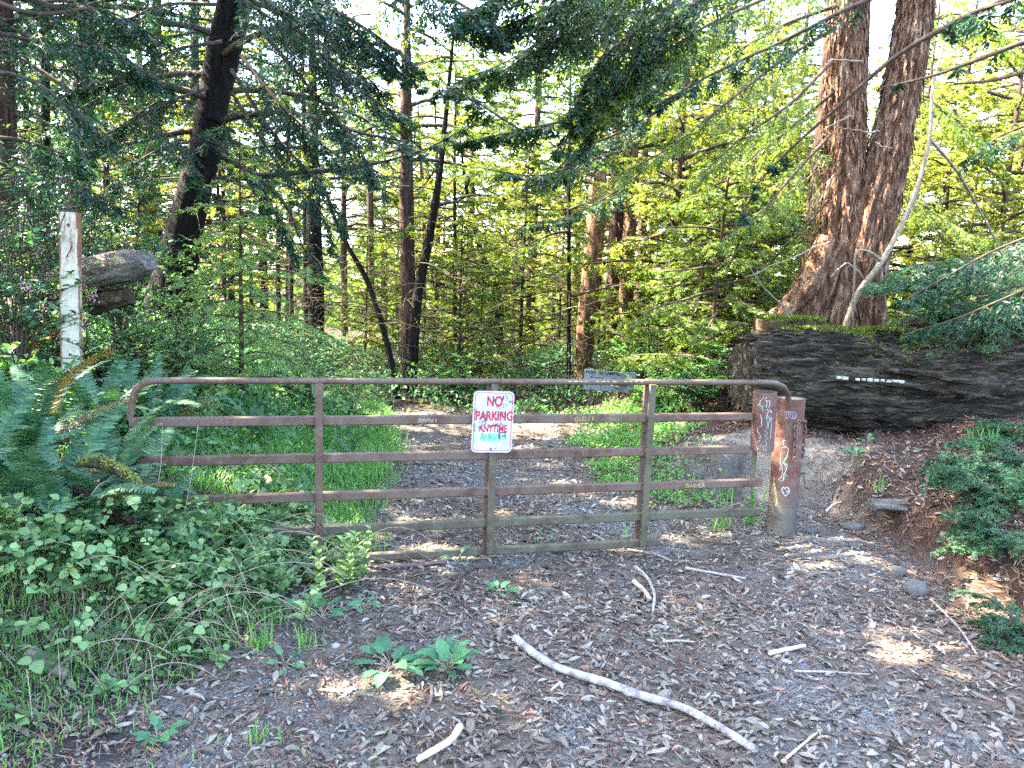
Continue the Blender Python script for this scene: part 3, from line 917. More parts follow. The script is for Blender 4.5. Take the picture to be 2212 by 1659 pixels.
def strokes(text, x, y, h, w=None, gap=.25, rot=0, jit=.06, seed=1):
    r = np.random.default_rng(seed); w = w or h * .55
    out = []; cx_ = 0
    c, s = math.cos(rot), math.sin(rot)
    for ch in text:
        if ch == ' ':
            cx_ += w * .8; continue
        for pl in FONT[ch]:
            P = np.array([(cx_ + a_ * w, b_ * h) for a_, b_ in pl]) + r.normal(0, jit * h, (len(pl), 2))
            out.append(np.stack([x + P[:, 0] * c - P[:, 1] * s, y + P[:, 0] * s + P[:, 1] * c], -1))
        cx_ += w * (1 + gap)
    return out


def ribbon(g, pls, width, f, off=.0018):
    "2-D strokes laid on a surface; f(a, b, off) gives the point"
    for pl in pls:
        pl = np.asarray(pl, float)
        n = max(4, len(pl) * 5)
        d = np.concatenate([[0], np.cumsum(np.linalg.norm(np.diff(pl, axis=0), axis=1))])
        t = np.linspace(0, d[-1], n); P = np.stack([np.interp(t, d, pl[:, 0]), np.interp(t, d, pl[:, 1])], -1)
        P[1:-1] = (P[:-2] + 2 * P[1:-1] + P[2:]) / 4
        T = nz(np.gradient(P, axis=0)); Nn = np.stack([-T[:, 1], T[:, 0]], -1)
        A = P + Nn * width / 2; B = P - Nn * width / 2
        V = np.array([f(p[0], p[1], off) for p in A] + [f(p[0], p[1], off) for p in B])
        k = np.arange(n - 1)
        g.add(V, np.stack([k, k + n, k + n + 1, k + 1], -1))


def cyl_map(Pb, Pt, R_, org, face):
    ax = nz(Pt - Pb); fx = nz(np.array(face) - ax * (np.array(face) @ ax)); sx = nz(np.cross(fx, ax)) * -1
    H = np.linalg.norm(Pt - Pb)
    def f(a_, b_, off):
        th = a_ / R_
        return Pb + ax * b_ * H - org + (R_ + off) * (fx * math.cos(th) + sx * math.sin(th))
    return f


fb = cyl_map(bb, bt, RB, BO, CAM - bb)
HB = float(np.linalg.norm(bt - bb))
if float(np.dot(fb(.05, .5, 0) - fb(-.05, .5, 0), RT)) < 0:
    _fb = fb; fb = lambda a_, b_, off: _fb(-a_, b_, off)
g = Geo()
K = lambda L_: [[(x / 1000., y / 1000.) for x, y in pl] for pl in L_]
heart = K([[(12, 290), (-18, 330), (-12, 352), (2, 352), (8, 340), (14, 356), (34, 352), (40, 330), (30, 305), (12, 288)]])
g.n and None
ribbon(g, heart, .008, fb); ribbon(g, strokes('L+M', -.004, .312, .026 / HB * 1.0, .014, seed=4, jit=.03), .0035, fb)
ribbon(g, K([[(-40, 690), (-10, 700)], [(-28, 720), (-26, 660)], [(-45, 640), (-12, 655), (12, 640), (5, 580), (-12, 560)], [(-45, 600), (-40, 470)], [(-30, 530), (-20, 440), (-40, 410), (-52, 400)], [(-12, 530), (8, 500), (0, 470), (-12, 440), (-10, 400), (-40, 395)]]), .0045, fb)
g.build('chalk_mark', MT['chalk'], bol)
g = Geo()
ribbon(g, K([[(8, 620), (2, 570), (-22, 530), (10, 525), (14, 500), (-2, 470), (2, 440), (22, 445)]]), .005, fb)
ribbon(g, K([[(-2, 440), (-8, 405)]]), .005, fb); g.build('teal_mark', MT['teal'], bol)
g = Geo()
ribbon(g, K([[(-95, 415), (-85, 395), (-92, 375)], [(-85, 395), (-78, 405)], [(-88, 370), (-76, 362), (-84, 348), (-92, 356), (-88, 370)], [(-78, 345), (-66, 335), (-82, 325), (-68, 318)], [(-72, 312), (-55, 300), (-70, 290), (-50, 282)], [(-60, 275), (-45, 262), (-55, 250), (-38, 240)], [(-52, 240), (-40, 215), (-55, 205), (-62, 222)]]), .006, fb)
g.build('yellow_mark', MT['yellow'], bol)
g = Geo(); ribbon(g, strokes('ZEB', -.035, .862, .045, .026, seed=9, jit=.10), .003, fb); g.build('faint_mark', plain('faint_blue_marker', (.33, .34, .42), .9, .1, .2), bol)
# two bolt holes near the top
g = Geo()
for hx in (.028, .052):
    c_ = [[(hx + .004 * math.cos(q), .915 + .0036 * math.sin(q)) for q in np.linspace(0, 6.28, 7)]]
    ribbon(g, c_, .006, fb)
g.build('bolt_hole', MT['black'], bol)

fs = cyl_map(sb, st, .088, GO, CAM - sb)
if float(np.dot(fs(.05, .5, 0) - fs(-.05, .5, 0), RT)) < 0:
    _fs = fs; fs = lambda a_, b_, off: _fs(-a_, b_, off)
HS = float(np.linalg.norm(st - sb))
g = Geo()
ribbon(g, K([[(-52, 770), (-40, 800), (-30, 870), (-10, 930), (5, 900), (12, 940)], [(5, 890), (18, 860), (35, 880), (38, 800), (30, 760)], [(18, 870), (14, 760)], [(40, 740), (42, 690), (52, 720), (50, 660), (60, 700)], [(22, 740), (30, 690), (18, 600)], [(52, 600), (44, 560), (54, 530), (60, 570), (52, 600)], [(62, 520), (60, 380), (58, 230)], [(38, 590), (46, 540), (30, 480), (40, 430)],
                 [(-25, 640), (-15, 560), (-12, 440), (-28, 430)], [(-45, 400), (-35, 330), (-20, 300), (-12, 250), (-25, 240)], [(-35, 190), (-20, 200), (-28, 160), (-38, 170), (-35, 190)], [(-20, 140), (-6, 130), (-12, 90), (-25, 100)], [(-38, 80), (-30, 40), (-18, 60)], [(-8, 60), (5, 40), (15, 80), (2, 110)], [(12, 40), (25, 30), (30, 70)]]), .0048, fs)
o = g.build('chalk_mark', MT['chalk'], sleeve)
g = Geo()
ribbon(g, K([[(-48, 790), (-30, 830), (-24, 760), (-12, 800), (-14, 700), (0, 730)], [(28, 630), (18, 600), (22, 560), (32, 600), (28, 630)], [(20, 540), (40, 470), (18, 420), (44, 400)], [(10, 380), (36, 330), (12, 280), (40, 240), (14, 200), (36, 150), (18, 100), (44, 90)]]), .0042, fs)
o = g.build('teal_mark', MT['teal'], sleeve)

# rail writing
def rail_map(t0, z0, off0):
    def f(a_, b_, off):
        return gp(t0 + a_, z0 + b_, off0 + off) - GO
    return f


for u_, k_, txt, mt_, h_ in ((902, 1, 'AMAVI', 'chalk', .030), (1240, 1, 'GUDIV', 'yellow', .032), (1480, 3, 'DASHER', 'yellow', .028), (1135, 1, 'SOTAVIC', 'rail_moss', .026)):
    g = Geo(); ribbon(g, strokes(txt, 0, -.015, h_, h_ * .75, seed=int(u_), jit=.07), .0032, rail_map(gate_t(u_, 905 if k_ == 1 else 1050), HZ[k_], .0225), .0015)
    gpart('writing', g, mt_)
g = Geo()
for u_ in np.arange(1225, 1395, 12):
    if int(u_) % 5 != 3:
        t_ = gate_t(u_, 826); a_ = RNG.uniform(.015, .035)
        V = [gp(t_, HZ[0] + .004, .0222) - GO, gp(t_ + a_, HZ[0] + .004, .0222) - GO, gp(t_ + a_, HZ[0] + .010, .0205) - GO, gp(t_, HZ[0] + .010, .0205) - GO]
        g.add(V, [(0, 1, 2, 3)])
gpart('writing', g, 'yellow')

# hinge post hidden in the ferns
hp = at(231, 950, 4.75); hb = ground_z(hp[0], hp[1])
e = empty('hinge_post', (hp[0], hp[1], float(hb)), 'dark brown pipe post half buried in ferns at gate hinge', 'post')
g = Geo(); tube(g, np.array([[0, 0, -.2], [0, 0, .3], [0, 0, hp[2] - hb]]), .052, 24); g.build('pipe', MT['rail'], e)
for hz_ in (.12, .34):
    g = Geo(); box(g, np.array([.08, .01, hz_]), .14, .02, .05, GD); g.build('hinge', MT['rail'], e)


def chain(name, path, link, label, parent=None, wire=.0045):
    P = smooth_path(path, max(4, int(np.linalg.norm(np.diff(np.array(path), axis=0), axis=1).sum() / (link * .68))))
    g = Geo(); T, Nn, B = frames(P)
    for i_ in range(len(P)):
        s_ = Nn[i_] if i_ % 2 else B[i_]
        a = np.linspace(0, 2 * np.pi, 14)
        V = P[i_] + (np.cos(a) * link * .5)[:, None] * T[i_] + (np.sin(a) * link * .32)[:, None] * s_
        tube(g, V, wire, 6, cap=False)
    o = g.build(name, MT['chain'], parent)
    if label: tag(o, label, 'chain')
    return o


yb = bY - .125
cP = [at(1716, 917, yb), at(1722, 912, yb - .02), at(1728, 917, yb), at(1726, 950, yb - .01), at(1724, 985, yb), ]
chain('chain', [at(1740, 912, yb + .1), at(1732, 909, yb + .03), at(1722, 914, yb + .005), at(1718, 925, yb), at(1719, 950, yb), at(1717, 975, yb), at(1716, 992, yb + .01)], .042, 'short rusty chain hanging down the side of pipe post', wire=.0058)
chain('chain', [at(1738, 912, yb + .08), at(1739, 935, yb + .09), at(1736, 960, yb + .09), at(1734, 985, yb + .09)], .040, 'second chain strand hanging behind the first on post', wire=.0055)
chain('chain', [at(312, 1020, 4.72), at(330, 1032, 4.73), at(352, 1052, 4.75), at(372, 1078, 4.76)], .030, 'thin chain hanging slack at hinge end of gate', wire=.004)

# ------------------------------------------------------------------ NO PARKING sign
def text_mesh(txt, mat, parent, size, sx, loc, rot=None, offset=0.0, name='lettering', ext=.0):
    cu = bpy.data.curves.new('t', 'FONT'); cu.body = txt; cu.size = size; cu.align_x = 'CENTER'; cu.align_y = 'CENTER'; cu.offset = offset; cu.extrude = ext; cu.resolution_u = 4
    ob = bpy.data.objects.new('t', cu); C.objects.link(ob)
    dg = bpy.context.evaluated_depsgraph_get(); dg.update()
    me = bpy.data.meshes.new_from_object(ob.evaluated_get(dg))
    bpy.data.objects.remove(ob)
    me.materials.clear(); me.materials.append(MT[mat])
    me.transform(Matrix.Diagonal((sx, 1, 1, 1)))
    me.transform(Matrix.Rotation(math.pi / 2, 4, 'X'))
    o = bpy.data.objects.new(name, me); C.objects.link(o); o.parent = parent; o.location = loc
    if rot: o.rotation_euler = rot
    return o


sc_ = at(1064.5, 911.5, float(gp(-.13, 0, .07)[1]))
SW, SH = .286, .432
sign = empty('no_parking_sign', sc_, 'white NO PARKING ANYTIME sign with red border and graffiti, bolted on gate', 'sign')
sx_ = at(1104, 911.5, float(gp(.0, 0, .07)[1])) - at(1025, 911.5, float(gp(-.25, 0, .07)[1]))
sign.rotation_euler = (0, math.radians(1.0), GA * .8)


def rrect(w, h, r, n=7):
    P = []
    for cx_, cz_, a0 in ((w / 2 - r, h / 2 - r, 0), (-w / 2 + r, h / 2 - r, 90), (-w / 2 + r, -h / 2 + r, 180), (w / 2 - r, -h / 2 + r, 270)):
        for a in np.linspace(a0, a0 + 90, n):
            P.append((cx_ + r * math.cos(math.radians(a)), cz_ + r * math.sin(math.radians(a))))
    return np.array(P)


g = Geo(); O = rrect(SW, SH, .035); n = len(O)
fr = np.stack([O[:, 0], np.full(n, -.0015), O[:, 1]], -1); bk = np.stack([O[:, 0], np.full(n, .0015), O[:, 1]], -1)
k_ = np.arange(n); k2 = (k_ + 1) % n
g.add(np.concatenate([fr, bk, [[0, -.0015, 0], [0, .0015, 0]]]), np.concatenate([np.stack([k_, k2, k2 + n, k_ + n], -1), np.stack([k2, k_, np.full(n, 2 * n), np.full(n, 2 * n)], -1), np.stack([k_ + n, k2 + n, np.full(n, 2 * n + 1), np.full(n, 2 * n + 1)], -1)]))
g.build('plate', MT['sign'], sign)
g = Geo(); A_ = rrect(SW - .020, SH - .020, .027); B_2 = rrect(SW - .030, SH - .030, .023)
g.add(np.concatenate([np.stack([A_[:, 0], np.full(n, -.0026), A_[:, 1]], -1), np.stack([B_2[:, 0], np.full(n, -.0026), B_2[:, 1]], -1)]), np.stack([k_, k2, k2 + n, k_ + n], -1))
g.build('border', MT['red'], sign)
text_mesh('NO', 'red', sign, .098, .72, (.006, -.0028, .142), offset=.0035)
text_mesh('PARKING', 'red', sign, .090, .70, (.008, -.0028, .040), offset=.0033)
text_mesh('ANYTIME', 'red', sign, .072, .66, (.004, -.0028, -.048), offset=.0026)
sm_ = lambda a_, b_, off: np.array([a_, -.0030 - off, b_])
g = Geo(); ribbon(g, strokes('WHAT TO SEE', -.118, -.070, .016, .013, rot=math.pi / 2, seed=3), .0022, sm_, .0002); g.build('graffiti', MT['black'], sign)
g = Geo(); ribbon(g, strokes('ME A  R', -.085, -.05, .014, .012, rot=math.pi / 2, seed=5), .0022, sm_, .0004); g.build('graffiti', MT['black'], sign)
g = Geo(); ribbon(g, strokes('SHE 3O', -.062, -.03, .016, .012, rot=math.pi / 2, seed=6), .0022, sm_, .0006); g.build('graffiti', MT['black'], sign)
g = Geo(); ribbon(g, strokes('NOBRUS', -.045, -.02, .014, .011, rot=math.pi / 2, seed=7), .0022, sm_, .0008); g.build('graffiti', MT['black'], sign)
g = Geo(); ribbon(g, strokes('BUZK', .034, .085, .028, .016, rot=.45, seed=8), .0024, sm_, .0004); g.build('graffiti', MT['black'], sign)
g = Geo(); ribbon(g, strokes('WKT', .098, .140, .022, .013, rot=-.3, seed=11), .0024, sm_, .0006); g.build('graffiti', MT['black'], sign)
g = Geo(); ribbon(g, strokes('SHZK', .020, .022, .034, .018, rot=.35, seed=12), .0026, sm_, .0008); g.build('graffiti', MT['black'], sign)
g = Geo(); ribbon(g, strokes('OATMEN', -.030, -.046, .024, .014, rot=.25, seed=13), .0024, sm_, .0010); g.build('graffiti', MT['black'], sign)
bx = K([[(45, -78), (95, -76), (96, -118), (46, -120), (45, -78)], [(42, -74), (104, -72)], [(50, -82), (50, -112), (64, -112)]])
g = Geo(); ribbon(g, bx, .0035, sm_, .0004); g.build('graffiti', MT['black'], sign)
g = Geo(); ribbon(g, strokes('LEM', .054, -.106, .020, .010, seed=14), .0034, sm_, .0006); g.build('graffiti', MT['black'], sign)
g = Geo(); ribbon(g, K([[(6, 160), (12, 164), (16, 156), (10, 150), (4, 154), (8, 162)], [(20, -182), (26, -188), (34, -182)], [(20, -172), (22, -170)], [(32, -172), (34, -170)]]), .004, sm_, .0004); g.build('graffiti', MT['black'], sign)
g = Geo(); ribbon(g, K([[(62, 188), (62, 150), (68, 186)], [(74, 190), (90, 186), (94, 160), (84, 150)], [(70, 170), (80, 168)]]), .0045, sm_, .0002); g.build('graffiti', MT['black'], sign)

g = Geo(); ribbon(g, strokes('AMAVI', -.078, -.135, .055, .026, gap=.12, seed=21, jit=.05), .010, sm_, .0001)
g.build('teal_tag', MT['teal'], sign)
g = Geo()
for bx_, bz_ in ((.008, .152), (-.005, -.19)):
    g = Geo(); tube(g, np.array([[bx_, -.001, bz_], [bx_, -.008, bz_]]), .008, 12)
    g.build('bolt', MT['rust'], sign)

# ------------------------------------------------------------------ road sign beyond the gate
fY = 11.2
fb0 = at(1264, 797, fY); fb1 = at(1376, 806, fY)
fg = float(ground_z((fb0[0] + fb1[0]) / 2, fY))
wdt = np.linalg.norm(fb1 - fb0); X_ = nz(fb1 - fb0)
fs_ = empty('trail_sign', (float((fb0[0] + fb1[0]) / 2), fY, fg), 'low grey board sign HUNTERS CAMP RD beyond the gate', 'sign')
ctr = (fb0 + fb1) / 2 - np.array(fs_.location); hgt = .30
Zb = nz(np.cross(X_, [0, 1, 0])); Zb = Zb if Zb[2] > 0 else -Zb
bc = ctr - Zb * hgt / 2
g = Geo(); box(g, bc, wdt, .02, hgt, X_, (0, 1, 0), Zb); board = g.build('board', plain('faded_grey_board', (.22, .25, .30), .8, .2, .25, 20), fs_)
for u_ in (1276, 1339):
    p_ = at(u_, 850, fY) - np.array(fs_.location)
    g = Geo(); box(g, np.array([p_[0], .03, (bc[2] + .1) / 2]), .05, .04, bc[2] + .15 + .1); g.build('leg', MT['rail'], fs_)
ry = -math.atan2(X_[2], X_[0])
for txt, dx, dz, s_, w_ in (('HUNTERS CAMP RD.', -.10, .11, .062, .95), ('CORRAL SIDE', -.20, -.045, .06, .75), ('WATER', .13, .01, .05, .85), ('VIEWPOINT', .17, -.05, .05, .85)):
    p_ = bc + X_ * dx + Zb * dz
    text_mesh(txt, 'signink', board, s_, w_, (p_[0], -.0125, p_[2]), (0, ry, 0), .002)
g = Geo(); box(g, bc + X_ * -.2 + Zb * .035 + np.array([0, -.0125, 0]), .20, .001, .008, X_, (0, 1, 0), Zb); box(g, bc + X_ * -.29 + Zb * .043 + np.array([0, -.0125, 0]), .04, .001, .008, X_ + Zb * .6, (0, 1, 0), Zb - X_ * .6); g.build('arrow', MT['signink'], board)

# ------------------------------------------------------------------ white post on the left bank
wp = at(152, 838, 6.2); wt = at(146, 458, 6.2)
gz = float(ground_z(wp[0], wp[1]))
post = empty('marker_post', (wp[0], wp[1], gz), 'flat white steel post with rust streaks on left bank', 'post')
PO = np.array(post.location); ax = nz(wt - wp); Hh = float(np.linalg.norm(wt - PO))
post.rotation_euler = (0, math.atan2(ax[0], ax[2]), .15)
wd = 40 / F * 6.2
g = Geo(); box(g, (0, 0, Hh / 2 - .2), Hh + .4, wd, .012, (0, 0, 1), (1, 0, 0), (0, 1, 0))
box(g, (-wd / 2 + .006, .032, Hh / 2 - .2), Hh + .4, .010, .05, (0, 0, 1), (1, 0, 0), (0, 1, 0)); box(g, (wd / 2 - .006, .032, Hh / 2 - .2), Hh + .4, .010, .05, (0, 0, 1), (1, 0, 0), (0, 1, 0))
g.build('channel', MT['post'], post)
for z_ in (Hh - .10, Hh - (762 - 458) / F * 6.2):
    g = Geo(); tube(g, np.array([[0, -.004, z_], [0, -.014, z_]]), .011, 12); g.build('bolt', MT['rust'], post)
g = Geo(); box(g, (0, -.0095, Hh - (770 - 458) / F * 6.2), wd + .004, .006, .008); g.build('seam', MT['rust'], post)
#TREES
# ------------------------------------------------------------------ twin-stemmed redwood behind the log
RY = 9.6
rw = empty('redwood_tree', at(1820, 735, RY), 'huge twin-stemmed redwood with shaggy sunlit bark behind the log', 'tree')
rw.location.z = float(ground_z(rw.location.x, rw.location.y)); RO = np.array(rw.location)


def big_disp(seed):
    def f(l, a):
        c, s = np.cos(a), np.sin(a)
        d = .34 * vn(c * 2.1 + seed, s * 2.1, l * .32) + .0
        w1 = vn(c * 5.5, s * 5.5 + seed, l * .75 + .8 * vn(l * .8, c, s)); w2 = vn(c * 11 + seed, s * 11, l * 1.9); w3 = vn(c * 22, s * 22 + seed, l * 6)
        return .14 * d - .20 * (np.abs(w1) * 1.6 - .55) + .085 * w2 + .05 * w3
    return f


def big_stem(pts, Y, seed, n=230, ns=110):
    P, R = px_trunk(pts, Y); P, R = P[::-1], R[::-1] * .86
    d = nz(P[-1] - P[-2])
    P = np.concatenate([P, [P[-1] + d * 1.2, P[-1] + d * 6]]); R = np.concatenate([R, [R[-1] * .97, R[-1] * .7]])
    PR = smooth_path(np.concatenate([P, R[:, None]], 1), n)
    g = Geo(); tube(g, PR[:, :3] - RO, PR[:, 3], ns, 0, big_disp(seed))
    # shaggy strips of bark standing off the surface
    r = np.random.default_rng(seed); m_ = 5200
    i_ = r.integers(0, int(n * .8), m_); a = r.uniform(0, 2 * np.pi, m_); T, Nn, B = frames(PR[:, :3])
    L_ = np.concatenate([[0], np.cumsum(np.linalg.norm(np.diff(PR[:, :3], axis=0), axis=1))])
    rad = PR[i_, 3] * (1 + big_disp(seed)(L_[i_], a))
    out = np.cos(a)[:, None] * Nn[i_] + np.sin(a)[:, None] * B[i_]
    D = -T[i_] + out * r.uniform(-.02, .22, m_)[:, None] + r.normal(0, .12, (m_, 3)); l = r.uniform(.04, .20, m_)
    ovals(g, PR[i_, :3] - RO + out * (rad + .002)[:, None], D, out + r.normal(0, .25, (m_, 3)), l, r.uniform(.012, .034, m_), 0, curl=r.uniform(-.05, .12, m_), ts=(0, .3, .7, 1), ws=(.6, 1, .8, .15), cup=.15)
    return g


big_stem([(1832, -30, 80), (1829, 100, 82), (1826, 220, 84), (1824, 350, 86), (1816, 450, 92), (1808, 560, 104), (1800, 620, 122), (1790, 670, 150), (1785, 740, 175)], RY, 3).build('trunk', MT['bark_red'], rw)
big_stem([(1985, -30, 76), (1972, 60, 78), (1952, 170, 82), (1932, 270, 86), (1910, 370, 94), (1882, 470, 104), (1862, 560, 116), (1852, 640, 108), (1850, 700, 96), (1850, 750, 90)], RY - .12, 8).build('trunk', MT['bark_red'], rw)
g = Geo()                                        # buttress roots
for (a_, seed_) in (([(1800, 520, 60), (1745, 620, 60), (1700, 670, 45), (1655, 700, 30)], 4), ([(1870, 560, 60), (1885, 640, 46), (1890, 700, 40), (1890, 740, 36)], 6), ([(1790, 560, 60), (1760, 640, 60), (1735, 690, 60), (1720, 740, 60)], 5)):
    P, R = px_trunk(a_, RY - .25); PR = smooth_path(np.concatenate([P, R[:, None]], 1), 60)
    tube(g, PR[:, :3] - RO, PR[:, 3], 40, 0, lambda l, a, s=seed_: .35 * vn(np.cos(a) * 4 + s, np.sin(a) * 4, l * 1.5) + .15 * vn(np.cos(a) * 12 + s, np.sin(a) * 12, l * 6))
g.build('root', MT['bark_red'], rw)


def px_limb(pts, n=14):
    "pts (u, v, Y) -> smooth 3-D path"
    return smooth_path(np.array([at(*p) for p in pts]), n)


rr_ = np.random.default_rng(31)
g = Geo()
BR = [  # long limbs sweeping down to the left from the stems
    ([(1805, 60, 9.3), (1690, 130, 8.9), (1560, 230, 8.5), (1430, 330, 8.2), (1330, 380, 8.0)], .030),
    ([(1810, 10, 9.4), (1680, 60, 9.6), (1540, 150, 9.8), (1420, 260, 9.9)], .030),
    ([(1800, 130, 9.3), (1700, 230, 9.0), (1600, 300, 8.8), (1490, 400, 8.6)], .026),
    ([(1800, 200, 9.4), (1690, 290, 9.8), (1570, 390, 10.1), (1440, 450, 10.3)], .024),
    ([(1795, 290, 9.4), (1720, 370, 9.0), (1640, 460, 8.7), (1560, 520, 8.6)], .022),
    ([(1795, 350, 9.5), (1700, 420, 10.2), (1600, 500, 10.6), (1490, 560, 10.8)], .022),
    ([(1790, 430, 9.4), (1730, 500, 9.6), (1660, 560, 9.7), (1590, 640, 9.7)], .018),
    ([(1850, -60, 9.5), (1700, -20, 8.6), (1520, 60, 8.0), (1380, 160, 7.6), (1290, 260, 7.4)], .032),
    ([(1980, 60, 9.7), (2060, 30, 10.2), (2130, 60, 10.8), (2200, 120, 11.2)], .026),
    ([(1945, 210, 9.7), (2030, 230, 10.6), (2110, 300, 11.0), (2180, 380, 11.4)], .022),
    ([(1900, 400, 9.7), (1990, 440, 10.4), (2080, 500, 10.8), (2170, 520, 11.2)], .020),
]
for pts_, r0 in BR:
    P = px_limb(pts_) - RO
    limb_foliage(g, P, np.linspace(r0, .005, len(P)), rr_, .12, .075, .62, 9, .085, .019, .35, hang=.35)
g.build('crown', [MT['limb'], MT['redwood_leaf']], rw)
# bare pale twigs on the stems
for j, (pts_, r0) in enumerate([([(1840, 250, 9.2), (1790, 275, 8.9), (1750, 300, 8.8)], .007), ([(1900, 280, 9.1), (1870, 285, 9.0), (1838, 278, 8.9), (1800, 270, 8.9)], .007), ([(1890, 310, 9.1), (1912, 316, 9.0), (1925, 322, 8.95)], .008),
                      ([(1880, 620, 9.1), (1855, 590, 9.0), (1830, 570, 9.0), (1790, 600, 8.9)], .010), ([(1720, 690, 9.0), (1640, 610, 8.9), (1610, 560, 8.8)], .008), ([(1790, 520, 9.1), (1700, 560, 8.7), (1610, 600, 8.5)], .008),
                      ([(1800, 380, 9.2), (1760, 440, 9.0), (1720, 470, 8.9)], .007), ([(1860, 130, 9.2), (1810, 128, 9.0), (1745, 140, 8.8)], .008)]):
    g = Geo(); P = px_limb(pts_, 12) - RO; P = P + .02 * vn(np.arange(12)[:, None] * .9, j, [[0, 3, 6]])
    tube(g, P, np.linspace(r0 * 1.5, r0 * .5, len(P)), 6); g.build('dead_branch', MT['pale_limb'], rw)

# pale dead stem leaning against the redwood
P = px_limb([(2040, 90, 9.1), (2014, 200, 9.0), (2008, 300, 8.95), (1985, 390, 8.9), (1950, 480, 8.8), (1905, 565, 8.75), (1850, 640, 8.75), (1826, 705, 8.8)], 50)
ln = empty('leaning_stem', P[-1], 'pale dead stem leaning across the foot of the big redwood', 'dead tree'); LO = np.array(ln.location)
g = Geo(); tube(g, P - LO, np.linspace(.014, .034, 50), 14, 0, lambda l, a: .18 * vn(np.cos(a) * 2, np.sin(a) * 2, l * 5)); g.build('trunk', MT['pale_limb'], ln)
g = Geo()
for pts_ in ([(1905, 565, 8.75), (1880, 545, 8.7), (1855, 540, 8.65), (1845, 610, 8.6), (1842, 690, 8.6)], [(2008, 300, 8.95), (2060, 360, 9.2), (2130, 480, 9.6), (2190, 600, 9.9)], [(1990, 380, 8.9), (1965, 470, 8.9), (1960, 480, 8.9)]):
    P2 = px_limb(pts_, 16) - LO; tube(g, P2, np.linspace(.018, .006, 16), 7)
g.build('branch', MT['pale_limb'], ln)

# ------------------------------------------------------------------ the fallen giant log
lp = np.array([at(1606, 812, 8.05), at(1650, 814, 8.1), at(1750, 820, 8.2), at(1900, 828, 8.35), at(2050, 828, 8.45), at(2212, 822, 8.55), at(2420, 815, 8.65)])
lr = np.array([.36, .47, .55, .60, .65, .70, .74])
PR = smooth_path(np.concatenate([lp, lr[:, None]], 1), 200)
log = empty('fallen_log', (lp[2][0], lp[2][1], float(ground_z(lp[2][0], lp[2][1]))), 'massive dark furrowed fallen redwood log behind rusty post', 'log')
LG = np.array(log.location)


def log_disp(l, a):
    c, s = np.cos(a), np.sin(a)
    w = a + .25 * vn(l * .9, 1.3, 2)
    c2, s2 = np.cos(w), np.sin(w)
    n1 = vn(c2 * 7, s2 * 7, l * .9 + .6 * vn(c2 * 2, s2 * 2, l)); n2 = vn(c2 * 17, s2 * 17, l * 2.0); n3 = vn(c2 * 34, s2 * 34, l * 5)
    return .14 * vn(c * 1.8, s * 1.8, l * 1.3) + .05 * vn(c2 * 4, s2 * 4, l * 2.6) - .13 * (np.abs(n1) * 1.8 - .5) + .045 * n2 + .022 * n3


g = Geo(); tube(g, PR[:, :3] - LG, PR[:, 3], 170, 0, log_disp)
r = np.random.default_rng(12); m_ = 5200
i_ = r.integers(2, 190, m_); a = r.uniform(0, 2 * np.pi, m_); T_, N_, B_ = frames(PR[:, :3]); L_ = np.concatenate([[0], np.cumsum(np.linalg.norm(np.diff(PR[:, :3], axis=0), axis=1))])
rad = PR[i_, 3] * (1 + log_disp(L_[i_], a)); out = np.cos(a)[:, None] * N_[i_] + np.sin(a)[:, None] * B_[i_]
D = T_[i_] * np.where(r.random(m_) < .5, 1, -1)[:, None] + out * r.uniform(-.02, .15, m_)[:, None] + r.normal(0, .10, (m_, 3)); l = r.uniform(.06, .32, m_)
ovals(g, PR[i_, :3] - LG + out * (rad + .001)[:, None], D, out + r.normal(0, .3, (m_, 3)), l, r.uniform(.010, .035, m_), 0, curl=r.uniform(-.04, .08, m_), ts=(0, .3, .7, 1), ws=(.5, 1, .8, .1), cup=.12)
g.build('bark', MT['log'], log)
# pale splintered strip on its face
g = Geo()
for k in range(11):
    u0 = 1812 + k * 13.5; v0 = 816 + k * .9 + RNG.uniform(-1, 1)
    if k == 2: continue
    c_ = at(u0, v0, 7.60)
    box(g, c_ - LG, RNG.uniform(.035, .06), .02, RNG.uniform(.022, .036), (1, .05, -.06), bev=.004)
g.build('splinter', MT['chalk'] if False else plain('pale_bare_wood', (.36, .36, .31), .8, .2, .2, 30), log)
# moss along the top
g = Geo(); r = np.random.default_rng(5); n = 9000
l_ = r.uniform(.1, 1, n); th = r.normal(0, .5, n); idx = (l_ * 199).astype(int)
dens = (vn(l_ * 22, th * 3, 4) + .2 + .7 * (l_ > .4) * (l_ < .75)) > .15
T_, N_, B_ = frames(PR[:, :3])
upv = nz(np.array([0, 0, 1]) - T_ * T_[:, 2:3]); sdv = np.cross(T_, upv)
Nn = upv[idx] * np.cos(th)[:, None] + sdv[idx] * np.sin(th)[:, None]
P = PR[idx, :3] + Nn * (PR[idx, 3] * 1.0 + .0)[:, None] - LG
leaves(g, P[dens], r.normal(0, 1, (dens.sum(), 3)) + Nn[dens], r.normal(0, 1, (dens.sum(), 3)), .05, .012)
g.build('moss', MT['moss'], log)

